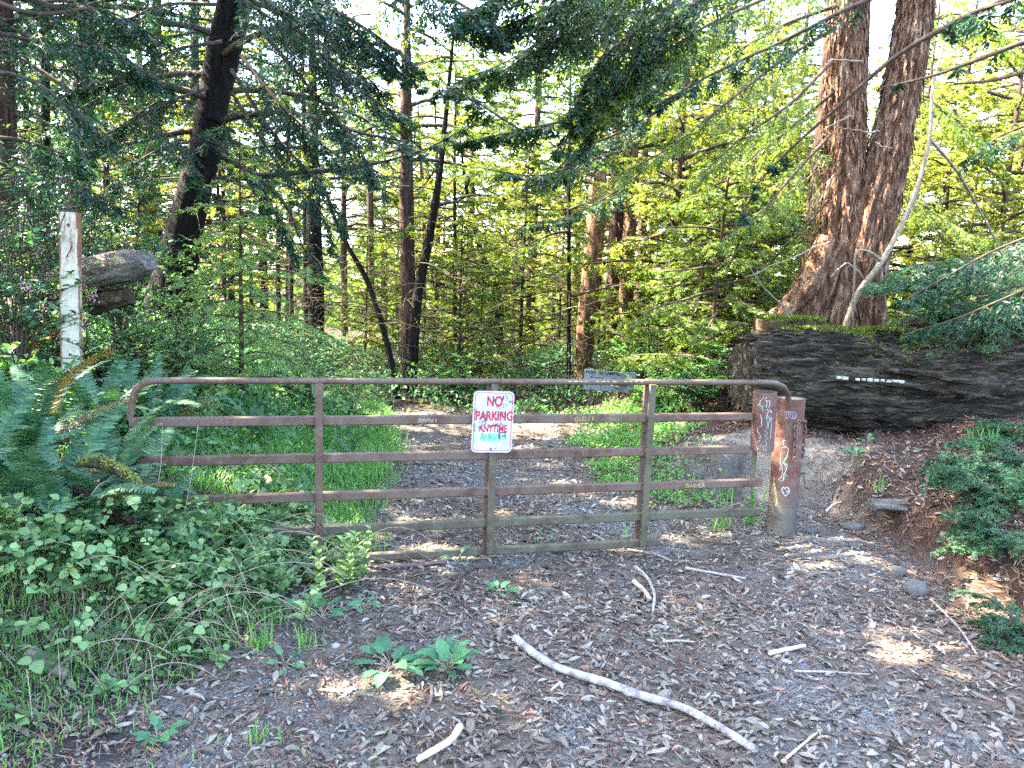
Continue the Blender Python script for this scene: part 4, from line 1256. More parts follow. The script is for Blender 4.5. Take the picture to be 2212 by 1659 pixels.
# mossy stump between the log's end and the redwood
sp0 = at(1700, 745, 9.0); sz_ = float(ground_z(sp0[0], sp0[1]))
st_ = empty('tree_stump', (sp0[0], sp0[1], sz_), 'dark mossy rotten stump at the foot of the big redwood', 'stump')
hh = at(1700, 690, 9.0)[2] - sz_
g = Geo(); tube(g, np.stack([np.linspace(0, -.02, 26), 0 * np.linspace(0, 1, 26), np.linspace(-.2, hh, 26)], -1), np.linspace(.46, .37, 26), 60, 0, lambda l, a: .22 * vn(np.cos(a) * 3, np.sin(a) * 3, l * 1.2) + .10 * vn(np.cos(a) * 8, np.sin(a) * 8, l * 3)); g.build('wood', MT['bark_moss'], st_)
g = Geo(); n = 1500; a = r.uniform(0, 6.28, n); q = np.sqrt(r.random(n)) * .38
leaves(g, np.stack([q * np.cos(a), q * np.sin(a), np.full(n, hh + .01)], -1), r.normal(0, 1, (n, 3)) + [0, 0, .8], r.normal(0, 1, (n, 3)), .06, .014); g.build('moss', MT['moss'], st_)

# soil ledge stones/wood on the right
c_ = gnd(1935, 1105)
e = empty('wood_slab', c_, 'broken weathered slab of wood resting on right bank', 'wood'); g = Geo()
P = np.array([[-.2, 0, .045], [-.1, 0, .05], [.05, .0, .045], [.2, .01, .03]]); tube(g, smooth_path(P, 20), np.linspace(.045, .06, 20), 16, 0, lambda l, a: .3 * vn(np.cos(a) * 3, np.sin(a) * 3, l * 3)); g.build('wood', MT['grey_wood'], e)
e.scale = (1, 1.8, .9)
c_ = gnd(1975, 1280); rock(c_, (.17, .13, .11), 'smooth brown rock half hidden by needles on right bank foot', 3)
c_ = gnd(1840, 1142); rock(c_, (.18, .13, .07), 'flat tan stone in the sunlit patch beside the post', 6)
c_ = gnd(1940, 1240); rock(c_, (.10, .08, .07), 'small round grey stone lying above the smooth brown rock', 9)

# ------------------------------------------------------------------ sticks on the road
def stick(pts, w, label, mat='stick', lift=.5, kn=True, seed=1, tip=.6, cat='stick', bend=None):
    G_ = np.array([gnd(u, v) for u, v in pts]); n = max(14, int(np.linalg.norm(G_[0] - G_[-1]) / .03))
    P = smooth_path(G_, n)
    P[:, 2] = ground_z(P[:, 0], P[:, 1])
    for _ in range(6): P[1:-1, 2] = (P[:-2, 2] + P[2:, 2]) / 2
    P[:, 2] += w * lift + .006
    org = P[0].copy()
    g = Geo(); tube(g, P - org, np.linspace(w / 2, w / 2 * tip, n), 14, 0, lambda l, a: .10 * vn(l * 9, np.cos(a), seed) + .20 * np.exp(-(vn(l * 7, seed, 1) / .10) ** 2) * (.5 + .5 * np.cos(a + seed)) + .06 * vn(l * 30, np.cos(a) * 2, seed) + .05 * vn(np.cos(a) * 4, np.sin(a) * 4, l * 20))
    o = g.build('stick', MT[mat], None, tuple(org)); return tag(o, label, cat)


def stick_mat():
    m, t, out = node_mat('lichen_blotched_bark')
    v = coords(t); n1 = noise(t, v, 16, 5, .65); n2 = noise(t, v, 55, 3)
    col = ramp(t, n1, [(.34, (.12, .10, .10)), (.46, (.24, .21, .20)), (.56, (.34, .33, .31)), (.64, (.52, .52, .50))])
    principled(t, out, col, .8, bump(t, n2, .4, .004), .25)
    return m


MT['lichen'] = stick_mat()
stick([(1112, 1388), (1150, 1420), (1200, 1450), (1255, 1470), (1320, 1490), (1400, 1520), (1470, 1540), (1530, 1570), (1580, 1600), (1632, 1632)], .042, 'long crooked grey branch lying across the foreground road', 'lichen', .5, seed=2, tip=.75, cat='branch')
stick([(1372, 1230), (1398, 1256), (1412, 1290), (1410, 1325)], .026, 'curved peeled stick bent like a bow right of centre', 'stick', seed=3)
stick([(1368, 1262), (1388, 1280), (1402, 1300)], .030, 'short straight peeled stick inside the bow-shaped one', 'stick_pale', seed=4, tip=.9)
stick([(1355, 1192), (1400, 1198), (1450, 1216)], .020, 'thin stick below the gate at its right upright', 'stick', seed=5)
stick([(820, 1232), (880, 1228), (962, 1220)], .034, 'dark straight stick lying just in front of the bottom rail', 'stick_dark', seed=6)
stick([(993, 1580), (972, 1610), (935, 1632), (902, 1652)], .032, 'pale barkless stick at the bottom edge of the view', 'stick_pale', seed=7, tip=.8)
stick([(932, 1488), (930, 1520), (905, 1558)], .018, 'thin brown crooked stick left of the long grey branch', 'stick_dark', seed=8)
stick([(1662, 1418), (1700, 1410), (1738, 1402)], .026, 'short pale broken stick on the right of the road', 'stick_pale', seed=9, tip=.8)
stick([(1430, 1392), (1470, 1390), (1500, 1392)], .016, 'short pale straw-coloured stick in the middle of the road', 'stick', seed=10)
stick([(1480, 1232), (1530, 1240), (1610, 1255)], .022, 'wavy half buried stick in front of the grass tuft', 'stick', seed=11)
stick([(1600, 1520), (1655, 1505), (1690, 1500)], .014, 'thin dark twig above the sunny patch', 'stick_dark', seed=12)
stick([(1280, 1160), (1320, 1178), (1345, 1178)], .026, 'broken stick lying under the gate behind bottom rail', 'stick', seed=13)
stick([(1115, 1395), (1128, 1408)], .03, 'pale stub of broken wood at the branch end', 'stick_pale', seed=14) if False else None
stick([(62, 1428), (95, 1450), (145, 1480)], .075, 'thick splintered pale wood chunk in lower left verge', 'plank', seed=15, tip=.6, cat='wood')
stick([(1785, 1110), (1800, 1095), (1818, 1092)], .028, 'pale curved root end beside the trail past the post', 'stick', seed=16, cat='root')
stick([(1690, 1652), (1750, 1600), (1770, 1585)], .014, 'thin straight twig at bottom edge right of the branch', 'stick_pale', seed=17)
stick([(1140, 1452), (1180, 1470), (1215, 1475)], .014, 'slim dark twig tucked under the long grey branch', 'stick_dark', seed=18)
stick([(1210, 1480), (1190, 1498)], .014, 'tiny pale twig just below the long grey branch', 'stick_pale', seed=19)
stick([(2010, 1300), (2060, 1350), (2110, 1420)], .016, 'thin twig slanting down at the foot of right bank', 'stick', seed=20)
stick([(1715, 1455), (1790, 1458), (1880, 1462)], .012, 'long thin straight straw across the right of the road', 'stick', seed=21)

# ------------------------------------------------------------------ grey log stub on the left bank
P = px_limb([(90, 632, 7.3), (160, 606, 7.1), (240, 583, 6.9), (300, 570, 6.8), (322, 562, 6.75)], 60)
ls = empty('log_stub', (P[0][0], P[0][1], float(ground_z(P[0][0], P[0][1]))), 'grey weathered log end jutting out behind the white post', 'log'); LS = np.array(ls.location)
g = Geo(); tube(g, P - LS, np.interp(np.linspace(0, 1, 60), [0, .5, .85, 1], [.13, .155, .14, .085]), 50, 0, lambda l, a: .16 * vn(np.cos(a) * 5, np.sin(a) * 5, l * 1.2) + .07 * vn(np.cos(a) * 13, np.sin(a) * 13, l * 3)); g.build('wood', MT['grey_wood'], ls)
g = Geo(); P = px_limb([(165, 660, 7.1), (215, 655, 7.0), (280, 640, 6.95)], 30); tube(g, P - LS, np.linspace(.12, .07, 30), 30, 0, lambda l, a: .3 * vn(np.cos(a) * 3, np.sin(a) * 3, l * 2)); g.build('broken_branch', MT['bark_moss'], ls)
# rotten mossy stub by the hinge post
P = px_limb([(175, 1005, 4.35), (220, 1002, 4.3), (262, 1022, 4.25), (305, 1058, 4.2)], 40)
ms = empty('mossy_branch', P[0], 'rotten branch with yellow moss poking out by hinge post', 'branch'); MO = np.array(ms.location)
g = Geo(); tube(g, P - MO, np.linspace(.03, .022, 40), 16, 0, lambda l, a: .35 * vn(np.cos(a) * 3, np.sin(a) * 3, l * 12)); g.build('wood', MT['bark_moss'], ms)
g = Geo(); n = 900; idx = RNG.integers(0, 40, n); leaves(g, P[idx] - MO + RNG.normal(0, .012, (n, 3)) + [0, 0, .02], RNG.normal(0, 1, (n, 3)) + [0, 0, .5], RNG.normal(0, 1, (n, 3)), .022, .010)
g.build('moss', plain('yellow_moss', (.20, .21, .05), .95, .1, .4, 40), ms)
P = px_limb([(165, 1060, 4.2), (215, 1095, 4.15), (260, 1118, 4.1), (310, 1130, 4.05)], 40)
ms = empty('rotten_root', P[0], 'shredded red-brown rotten root hanging below the mossy branch', 'root'); MO = np.array(ms.location)
g = Geo()
for k in range(16):
    q = P + .035 * vn(np.linspace(0, 3, 40)[:, None] * 1.5 + k, k * 3.1, [[0, 5, 9]]); tube(g, q[::2] - MO, np.linspace(.011, .004, 20), 6)
g.build('wood', MT['bark_brown'], ms)

# ------------------------------------------------------------------ trees seen in the photograph
FOREST = 'trees of the wood beyond the gate'
cr = lambda **k: k
photo_tree('dark_fir_tree', 'thick black leaning fir trunk with fork at top, left of sapling', 'tree', [(500, -20, 42), (480, 80, 50), (462, 200, 56), (442, 330, 62), (412, 440, 70), (392, 530, 80), (376, 620, 96)], 9.8, 'bark_dark', 'dark_fir', None,
           cr(z0=2.2, z1=12.5, rmax=3.6, nb=74, bare=14, ll=.075, lw=.016, nl=9, hang=.2, rise=.1, sag=.45), 11, extend=6)
_T2 = [o for o in bpy.data.objects if o.get('label', '').startswith('thick black leaning')][0]
P, R = px_trunk([(540, -60, 26), (524, 20, 30), (510, 80, 34), (492, 150, 36), (474, 215, 40), (462, 260, 44)], 9.75)
trunk_geo(P[::-1] - np.array(_T2.location), R[::-1], 12, 20, 24, .07).build('trunk', MT['bark_dark'], _T2)
photo_tree('dark_fir_tree', 'straight dark fir trunk rising behind the white post', 'tree', [(190, -20, 34), (184, 150, 36), (178, 300, 38), (172, 420, 42)], 12.5, 'bark_dark', 'dark_fir', None,
           cr(z0=2.6, z1=9.2, rmax=2.6, nb=37, bare=16, ll=.08, lw=.02, hang=.1), 13)
photo_tree('dark_fir_tree', 'brown-barked fir trunk at the far left edge', 'tree', [(14, 120, 30), (12, 260, 40), (10, 380, 46)], 8.6, 'bark_brown', 'dark_fir', None,
           cr(z0=3.0, z1=11, rmax=3.2, nb=64, bare=8, ll=.07, lw=.016, nl=9), 14)
photo_tree('dark_fir_tree', 'thin dark fir between the far left trunk and white post', 'tree', [(96, 0, 16), (98, 200, 18), (96, 420, 20)], 14, 'bark_dark', 'dark_fir', None, cr(z0=2.2, z1=9.2, rmax=2.0, nb=31, bare=16, ll=.085, lw=.02), 15)
photo_tree('dark_fir_tree', 'brown mid-distance trunk above the grey log stub', 'tree', [(338, 100, 20), (334, 300, 26), (322, 420, 30), (318, 560, 34)], 14.5, 'bark_brown', 'dark_fir', None, cr(z0=3.0, z1=9.2, rmax=2.2, nb=28, bare=24, ll=.09, lw=.022), 16)
photo_tree('dark_fir_tree', 'pole-thin fir just left of the black leaning fir', 'tree', [(420, 0, 15), (421, 200, 17), (418, 420, 19)], 15, 'bark_brown', 'dark_fir', None, cr(z0=3.0, z1=9.2, rmax=1.8, nb=24, bare=20, ll=.09, lw=.022), 17)
photo_tree('dark_fir_tree', 'black straight trunk right of the green sapling', 'tree', [(676, 300, 24), (678, 460, 30), (682, 620, 34), (684, 746, 37)], 16.5, 'bark_dark', 'dark_fir', None, cr(z0=3.4, z1=9.2, rmax=2.4, nb=33, bare=30, ll=.10, lw=.024), 18)
for k, (u0, w0, y0, lb) in enumerate([(661, 13, 18, 'narrow black stem touching the black trunk on its left'), (628, 11, 19, 'second narrow stem left of the black trunk'), (600, 9, 21, 'faint thin stem seen through the sapling branches')]):
    photo_tree('thin_tree', lb, 'tree', [(u0 - 4, 330, w0 * .7), (u0, 520, w0), (u0 + 2, 735, w0 * 1.2)], y0, 'bark_dark', 'dark_fir', FOREST, cr(z0=3.4, z1=9, rmax=1.3, nb=24, bare=18, ll=.10, lw=.025), 20 + k, ns=10)
photo_tree('redwood_tree', 'straight reddish trunk rising left of the sign, behind gate', 'tree', [(878, 300, 26), (879, 480, 30), (882, 640, 32), (884, 850, 36)], 12.6, 'bark_brown', 'redwood_leaf', FOREST, cr(z0=3.6, z1=9.2, rmax=2.2, nb=31, bare=40, ll=.085, lw=.022), 25)
photo_tree('broadleaf_tree', 'dark curving trunk crossing in front of straight reddish trunk', 'tree', [(940, 440, 16), (922, 540, 20), (902, 640, 22), (893, 740, 24), (885, 862, 28)], 12.2, 'bark_dark', 'redwood_leaf', FOREST, cr(z0=3.0, z1=7, rmax=1.7, nb=13, bare=12, ll=.09, lw=.03), 26, ns=14)
photo_tree('broadleaf_tree', 'thin leaning stem slanting down to the gate, left of reddish trunk', 'tree', [(745, 520, 9), (790, 600, 11), (822, 690, 12), (845, 780, 14), (862, 862, 17)], 12.0, 'bark_dark', 'redwood_leaf', FOREST, cr(z0=2.6, z1=5, rmax=1.2, nb=7, bare=10, ll=.08, lw=.025), 27, ns=10)
photo_tree('thin_tree', 'slim pole tree between curving trunk and sign', 'tree', [(982, 430, 7), (983, 640, 9), (982, 850, 10)], 14, 'bark_dark', 'sun_leaf', FOREST, cr(z0=2.0, z1=6, rmax=1.2, nb=16, bare=16, ll=.09, lw=.024), 28, ns=8)
photo_tree('broadleaf_tree', 'dark trunk leaning left just above the sign', 'tree', [(1020, 470, 9), (1048, 570, 14), (1075, 640, 18), (1078, 740, 22), (1080, 830, 24)], 16, 'bark_dark', 'redwood_leaf', FOREST, cr(z0=3.0, z1=9, rmax=2.0, nb=17, bare=12, ll=.09, lw=.028), 29, ns=14)
photo_tree('thin_tree', 'thin upright stem between sign and the redwood group', 'tree', [(1229, 380, 7), (1229, 600, 9), (1228, 820, 11)], 13, 'bark_dark', 'redwood_leaf', FOREST, cr(z0=1.6, z1=6, rmax=1.3, nb=16, bare=12, ll=.08, lw=.022), 30, ns=8)
photo_tree('redwood_tree', 'leftmost redwood of the sunlit group, red left flank', 'tree', [(1296, 300, 30), (1290, 440, 36), (1276, 600, 38), (1266, 700, 40), (1258, 815, 42)], 14.6, 'bark_red', 'redwood_leaf', FOREST, cr(z0=4.0, z1=9.2, rmax=2.6, nb=33, bare=24, ll=.085, lw=.022), 31, amp=.10, ns=34)
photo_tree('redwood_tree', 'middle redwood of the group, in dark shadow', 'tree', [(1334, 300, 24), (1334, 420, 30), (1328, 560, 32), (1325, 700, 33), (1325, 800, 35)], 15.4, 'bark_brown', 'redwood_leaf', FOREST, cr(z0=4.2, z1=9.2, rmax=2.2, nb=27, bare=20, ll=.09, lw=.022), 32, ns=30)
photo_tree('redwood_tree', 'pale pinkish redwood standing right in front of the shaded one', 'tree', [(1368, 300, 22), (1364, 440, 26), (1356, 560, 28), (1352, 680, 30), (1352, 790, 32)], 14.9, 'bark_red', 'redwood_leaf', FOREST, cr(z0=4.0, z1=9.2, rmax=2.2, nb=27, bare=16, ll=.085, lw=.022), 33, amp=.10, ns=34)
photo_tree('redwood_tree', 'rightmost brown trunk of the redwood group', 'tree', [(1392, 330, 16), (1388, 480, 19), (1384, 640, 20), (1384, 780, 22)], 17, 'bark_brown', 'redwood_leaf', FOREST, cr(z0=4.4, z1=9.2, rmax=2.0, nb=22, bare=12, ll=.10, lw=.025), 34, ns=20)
photo_tree('broadleaf_tree', 'short dark crooked snag left of the twin redwood', 'tree', [(1742, 372, 16), (1736, 430, 20), (1728, 500, 22), (1735, 560, 24), (1740, 660, 24)], 13, 'bark_brown', 'redwood_leaf', None, None, 35, extend=.4, ns=16)
photo_tree('thin_tree', 'thin straight trunk behind the leftward redwood branches', 'tree', [(1598, 420, 9), (1600, 600, 12), (1602, 760, 14)], 15, 'bark_dark', 'sun_leaf', FOREST, cr(z0=1.8, z1=8, rmax=1.7, nb=21, bare=10, ll=.09, lw=.024), 36, ns=10)
photo_tree('thin_tree', 'grey pole trunk far behind, left of the curving trunk', 'tree', [(800, 420, 14), (801, 520, 15), (803, 700, 16)], 19, 'bark_brown', 'sun_leaf', FOREST, cr(z0=3.4, z1=11, rmax=1.6, nb=21, bare=10, ll=.10, lw=.028), 37, ns=10)
# pale bare birch-like stems in the bright middle
for k, (u0, u1, v0, v1, y0, lb) in enumerate([(905, 915, 300, 560, 20, 'pale bare stem in bright centre, first from left'), (941, 945, 290, 600, 21, 'pale bare stem in bright centre, straight and tallest'), (1020, 1016, 330, 560, 20, 'pale bare stem in bright centre, right of the tallest')]):
    photo_tree('bare_tree', lb, 'tree', [(u0, v0, 7), ((u0 + u1) / 2 + 4, (v0 + v1) / 2, 8), (u1, v1, 9)], y0, 'bark_brown', 'sun_leaf', FOREST, None, 40 + k, ns=8, extend=1.0)

# ------------------------------------------------------------------ overhanging limbs from trees rooted just outside the view
def side_tree(loc, hgt, label, limbs, leaf='redwood_leaf', limb_mat='limb', r0=.35, crown=None, seed=1, s0=.2, tw=.6, ll=.075, lw=.018, hang=.3, step=.075):
    z = float(ground_z(loc[0], loc[1])); e = empty('redwood_tree', (loc[0], loc[1], z), label, 'tree'); O = np.array(e.location)
    P = np.array([[0, 0, -.2], [0, 0, hgt * .4], [0, 0, hgt]]); trunk_geo(P, np.array([r0, r0 * .75, .03]), seed, 26, 30).build('trunk', MT['bark_brown'], e)
    r = np.random.default_rng(seed + 5)
    g = Geo()
    if crown:
        gg = crown_mesh(seed + 50, **crown); g.V += gg.V; g.Q += gg.Q; g.m += gg.m; g.sm += gg.sm; g.n += gg.n
    for L_ in limbs:
        pts_, w = L_[0], L_[1]; kw = L_[2] if len(L_) > 2 else {}
        P = px_limb(pts_, 18) - O
        a = dict(s0=s0, step=step, tw=tw, nl=9, ll=ll, lw=lw, droop=.35, hang=hang); a.update(kw)
        if a.get('bare'):
            a.pop('bare'); tube(g, P, np.linspace(w, w * .3, 18), 8, 0)
        else:
            limb_foliage(g, P, np.linspace(w, w * .22, 18), r, a['s0'], a['step'], a['tw'], a['nl'], a['ll'], a['lw'], a['droop'], hang=a['hang'], ns=7)
    if g.n:
        g.build('crown', [MT[limb_mat], MT[leaf]], e)
    return e


side_tree((4.9, 5.6), 15, 'redwood whose long dark bare limbs sweep in at top right', [
    ([(2330, -60, 5.8), (2100, 30, 5.9), (1960, 105, 6.1), (1800, 240, 6.5), (1680, 350, 6.9), (1622, 420, 7.1), (1605, 490, 7.2)], .026, dict(s0=.72, step=.12, tw=.3)),
    ([(2400, -120, 6.2), (2150, -60, 6.1), (1900, -10, 6.2), (1700, 85, 6.5), (1520, 170, 6.8), (1380, 250, 7.0)], .030, dict(s0=.5, step=.08, tw=.45)),
    ([(2320, 60, 5.6), (2200, 95, 5.7), (2110, 130, 5.8), (2010, 165, 6.0), (1900, 190, 6.2)], .024, dict(s0=.1, step=.30, tw=.2)),
    ([(2330, 120, 5.2), (2230, 150, 5.2), (2150, 172, 5.3), (2060, 182, 5.4)], .022, dict(bare=1)),
    ([(2340, -100, 5.0), (2212, -10, 5.1), (2120, 20, 5.4), (2050, 60, 5.8)], .018, dict(s0=.1, step=.10, tw=.35)),
    ([(2400, 250, 7.5), (2260, 260, 7.6), (2150, 300, 7.8), (2080, 360, 8.0)], .020, dict(s0=.1, step=.09, tw=.5)),
    ([(2420, 480, 6.9), (2260, 500, 6.9), (2150, 540, 6.9), (2040, 600, 6.9), (1950, 650, 6.9)], .018, dict(s0=.05, step=.05, tw=.6, ll=.07)),
    ([(2420, 560, 6.5), (2300, 590, 6.5), (2180, 640, 6.6), (2060, 690, 6.8), (1960, 720, 7.0)], .018, dict(s0=.05, step=.05, tw=.55, ll=.07)),
], seed=61, r0=.3, leaf='dark_fir')
side_tree((3.9, 9.8), 16, 'redwood hidden behind the twin stems at top right', [
    ([(1500, -90, 7.9), (1452, 10, 7.8), (1390, 60, 7.7), (1320, 110, 7.6), (1270, 170, 7.5), (1230, 260, 7.4)], .045, dict(s0=.05, step=.03, tw=.8)),
    ([(1700, -120, 8.2), (1560, -40, 8.0), (1440, 60, 7.7), (1300, 200, 7.5), (1200, 330, 7.4)], .030, dict(s0=.15, step=.06, tw=.65)),
    ([(1500, -60, 7.3), (1340, -30, 7.2), (1180, 20, 7.1), (1060, 70, 7.1)], .030, dict(s0=.05, step=.03, tw=.85)),
    ([(1420, -120, 6.9), (1280, -60, 6.9), (1130, -30, 6.8), (990, 40, 6.8)], .026, dict(s0=.05, step=.03, tw=.8)),
    ([(1560, -30, 7.9), (1450, 60, 7.9), (1350, 170, 7.8), (1290, 260, 7.7), (1250, 330, 7.7)], .024, dict(s0=.05, step=.035, tw=.7)),
    ([(1400, -60, 8.4), (1250, 30, 8.4), (1100, 130, 8.3), (980, 180, 8.2)], .022, dict(s0=.05, step=.035, tw=.75)),
    ([(1640, -60, 8.8), (1540, 60, 8.8), (1440, 150, 8.7), (1360, 230, 8.6)], .022, dict(s0=.05, step=.04, tw=.7)),
    ([(1420, 240, 9.0), (1330, 290, 8.9), (1240, 330, 8.8), (1180, 390, 8.7)], .018, dict(s0=.05, step=.045, tw=.5)),
    ([(1440, 20, 7.7), (1300, 40, 7.4), (1160, 110, 7.2), (1060, 170, 7.2)], .022, dict(s0=.05, step=.055, tw=.65)),
    ([(1330, 330, 8.6), (1260, 350, 8.4), (1160, 380, 8.2), (1080, 370, 8.1)], .016, dict(s0=.1, step=.06, tw=.4)),
    ([(1230, 260, 7.4), (1130, 280, 7.5), (1040, 300, 7.6), (985, 310, 7.6)], .014, dict(s0=.1, step=.045, tw=.30)),
    ([(1130, 285, 7.5), (1075, 250, 7.5), (985, 200, 7.5), (920, 190, 7.5), (880, 175, 7.5)], .012, dict(s0=.2, step=.06, tw=.28)),
    ([(1400, 360, 9.8), (1320, 420, 9.6), (1220, 470, 9.4), (1130, 490, 9.3)], .016, dict(s0=.15, step=.07, tw=.4)),
], seed=62, r0=.3, leaf='shade_leaf', ll=.085, lw=.024)
# limbs of the dark fir on the left that reach right and down, and the dark top band
side_tree((-4.1, 4.6), 13, 'dark fir beyond the left edge with limbs along the top', [
    ([(420, -160, 6.4), (560, -60, 6.5), (700, 10, 6.7), (830, 90, 6.9), (900, 150, 7.0)], .035, dict(step=.045, tw=.75)),
    ([(450, 190, 9.2), (340, 230, 8.9), (230, 300, 8.7), (150, 360, 8.6)], .020, dict(s0=.1, step=.035, tw=.6)),
    ([(430, 300, 9.4), (330, 330, 9.2), (240, 400, 9.0), (190, 460, 9.0)], .018, dict(s0=.1, step=.04, tw=.55)),
    ([(480, 90, 9.2), (370, 110, 9.0), (260, 170, 8.8), (150, 200, 8.7)], .022, dict(s0=.1, step=.035, tw=.65)),
    ([(470, 10, 8.8), (360, 10, 8.6), (240, 60, 8.5), (120, 100, 8.5)], .022, dict(s0=.1, step=.035, tw=.65)),
    ([(460, 300, 9.0), (540, 380, 8.9), (600, 470, 8.8), (640, 560, 8.8)], .018, dict(s0=.2, step=.05, tw=.45)),
    ([(500, -60, 7.4), (640, 60, 7.4), (760, 180, 7.4), (850, 240, 7.4), (890, 255, 7.4)], .030, dict(step=.05, tw=.7)),
    ([(560, 60, 7.6), (660, 180, 7.5), (760, 300, 7.4), (820, 400, 7.3)], .024, dict(step=.05, tw=.6)),
    ([(700, -130, 6.2), (850, -60, 6.4), (980, 0, 6.6), (1080, 60, 6.7)], .030, dict(step=.03, tw=.8)),
    ([(520, -130, 6.9), (640, -40, 6.9), (760, 60, 6.9), (860, 150, 7.0)], .028, dict(s0=.05, step=.03, tw=.8)),
    ([(440, -60, 8.0), (600, 50, 7.9), (720, 130, 7.8), (830, 190, 7.8)], .024, dict(s0=.2, step=.035, tw=.7)),
    ([(520, 120, 8.6), (620, 240, 8.4), (720, 330, 8.3), (800, 370, 8.2)], .022, dict(s0=.1, step=.04, tw=.6)),
    ([(-60, 60, 6.4), (90, 90, 6.5), (240, 110, 6.6), (360, 190, 6.7)], .020, dict(s0=.05, step=.04, tw=.6)),
    ([(-60, 400, 6.6), (60, 380, 6.7), (170, 400, 6.8), (260, 450, 6.9)], .016, dict(s0=.05, step=.05, tw=.5)),
    ([(500, 150, 8.6), (600, 300, 8.3), (690, 400, 8.1), (750, 500, 8.0)], .022, dict(step=.06, tw=.5)),
    ([(500, 200, 8.8), (620, 380, 8.8), (700, 470, 8.8), (720, 560, 8.8)], .020, dict(s0=.4, step=.07, tw=.5)),
    ([(-60, 150, 5.0), (60, 170, 5.2), (160, 240, 5.4), (240, 300, 5.6)], .02, dict(step=.05, tw=.6)),
    ([(-80, -20, 5.4), (80, 30, 5.6), (220, 20, 5.8), (340, 80, 6.0)], .022, dict(step=.05, tw=.6)),
    ([(-80, 300, 5.4), (30, 300, 5.5), (130, 330, 5.6), (200, 350, 5.7)], .018, dict(step=.05, tw=.5)),
    ([(300, 260, 8.2), (380, 300, 8.0), (430, 380, 7.8), (470, 440, 7.7)], .014, dict(step=.06, tw=.45)),
], seed=63, r0=.28, leaf='dark_fir', crown=cr(z0=4.0, z1=13, rmax=3.4, nb=70, ll=.12, lw=.04, shape='round'), hang=.35)  # round dense crown above the view, shaped to shade road and bank
CANOPY = 'unseen shade trees beside the road'  # firs out of view, added for the shade they cast on the road
for k, (x_, y_, h_, r_, lb) in enumerate([(-7.2, 1.2, 13, 3.4, 'unseen tall shade fir beyond the left edge, level with the camera'), (-6.3, 4.0, 13.5, 3.0, 'unseen bushy shade fir just beyond the left edge of view'), (-9.5, 4.5, 17, 3.8, 'unseen tallest shade fir standing back from the left edge'), (-5.2, -1.6, 11, 3.2, 'unseen shade fir behind the photographer on the left'), (-2.8, -4.2, 12, 3.2, 'unseen tall shade fir directly behind the photographer'), (-8.5, -5.0, 14, 3.4, 'unseen tall shade fir farther back behind the photographer'), (-8.8, 8.2, 15, 3.2, 'unseen shade fir deep in the wood at far left')]):
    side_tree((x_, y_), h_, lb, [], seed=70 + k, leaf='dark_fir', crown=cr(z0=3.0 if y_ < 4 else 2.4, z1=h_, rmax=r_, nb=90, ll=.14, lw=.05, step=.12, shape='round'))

# ------------------------------------------------------------------ the wood behind
def proto_tree(name, seed, h, rmax, z0, nb, bark, leaf, tr=.13, ll=.12, lw=.035, step=.14, nl=7, tw=.6, bare=10, **kw):
    g = trunk_geo(np.array([[0, 0, -.3], [.05, .02, h * .4], [.0, .05, h]]), np.array([tr, tr * .7, .015]), seed, 12, 16, .06)
    tm = g.mesh('trunk', MT[bark])
    cm = crown_mesh(seed, z0, h, rmax, nb, ll=ll, lw=lw, step=step, nl=nl, tw=tw, bare=bare, **kw).mesh('crown', [MT['twig'], MT[leaf]])
    return name, tm, cm


def place(proto, x, y, s, rz, label, group, sz=None, cat='tree', z=None):
    name, tm, cm = proto
    e = empty(name, (x, y, float(ground_z(x, y)) if z is None else z), label, cat, group, rz)
    e.scale = (s, s, s if sz is None else sz)
    for nm, me in (('trunk', tm), ('crown', cm)):
        o = bpy.data.objects.new(nm, me); C.objects.link(o); o.parent = e
    return e


PA = [proto_tree('conifer_tree', 201, 10.5, 2.6, 3.2, 76, 'bark_brown', 'redwood_leaf'),
      proto_tree('conifer_tree', 202, 11, 2.8, 3.8, 76, 'bark_brown', 'sun_leaf', hang=.3),
      proto_tree('conifer_tree', 203, 9.5, 2.6, 2.6, 76, 'bark_brown', 'sun_leaf', rise=.35, sag=.2)]
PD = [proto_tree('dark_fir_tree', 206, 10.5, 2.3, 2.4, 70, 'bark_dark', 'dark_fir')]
PY = [proto_tree('young_conifer', 211, 5.0, 1.6, .25, 62, 'bark_brown', 'sun_leaf', .05, .09, .024, .09, 8, .5, 4),
      proto_tree('young_conifer', 212, 4.0, 1.5, .2, 60, 'bark_brown', 'redwood_leaf', .045, .085, .022, .085, 8, .45, 4),
      proto_tree('young_conifer', 213, 6.5, 1.8, .5, 64, 'bark_brown', 'sun_leaf', .06, .09, .026, .10, 8, .55, 12, shape='round')]
r = np.random.default_rng(404)
def spot(u, Y): p = at(u, 600, Y); return p[0], Y
GA_, GB_, GC_ = 'sunlit trees filling the wood behind the gate', 'dark firs filling the wood on the left', 'young conifers under the tall trees'
tall = [(745, 23), (830, 29), (880, 24), (960, 31), (1010, 22), (1090, 27), (1150, 21), (1200, 31), (1245, 26), (1320, 21), (1400, 23), (1455, 19), (1500, 28), (1545, 22), (1640, 20), (1700, 24), (1780, 30), (1900, 20), (1960, 26), (2040, 22), (2170, 16), (2230, 24), (2300, 19), (2380, 15), (1110, 36), (860, 36), (1340, 36)]
for k, (u_, Y_) in enumerate(tall):
    x_, y_ = spot(u_, Y_)
    place(PA[k % 3], x_, y_, r.uniform(.8, 1.15), r.uniform(0, 6.3), 'slender sunlit conifer in the thick of the woods behind gate', GA_)
dk = [(-60, 14), (70, 19), (240, 22), (310, 30), (450, 31), (570, 33), (-150, 19), (20, 33), (100, 38), (180, 34), (260, 40), (350, 37), (420, 42), (500, 38), (540, 44), (620, 40), (680, 46), (-60, 36)]
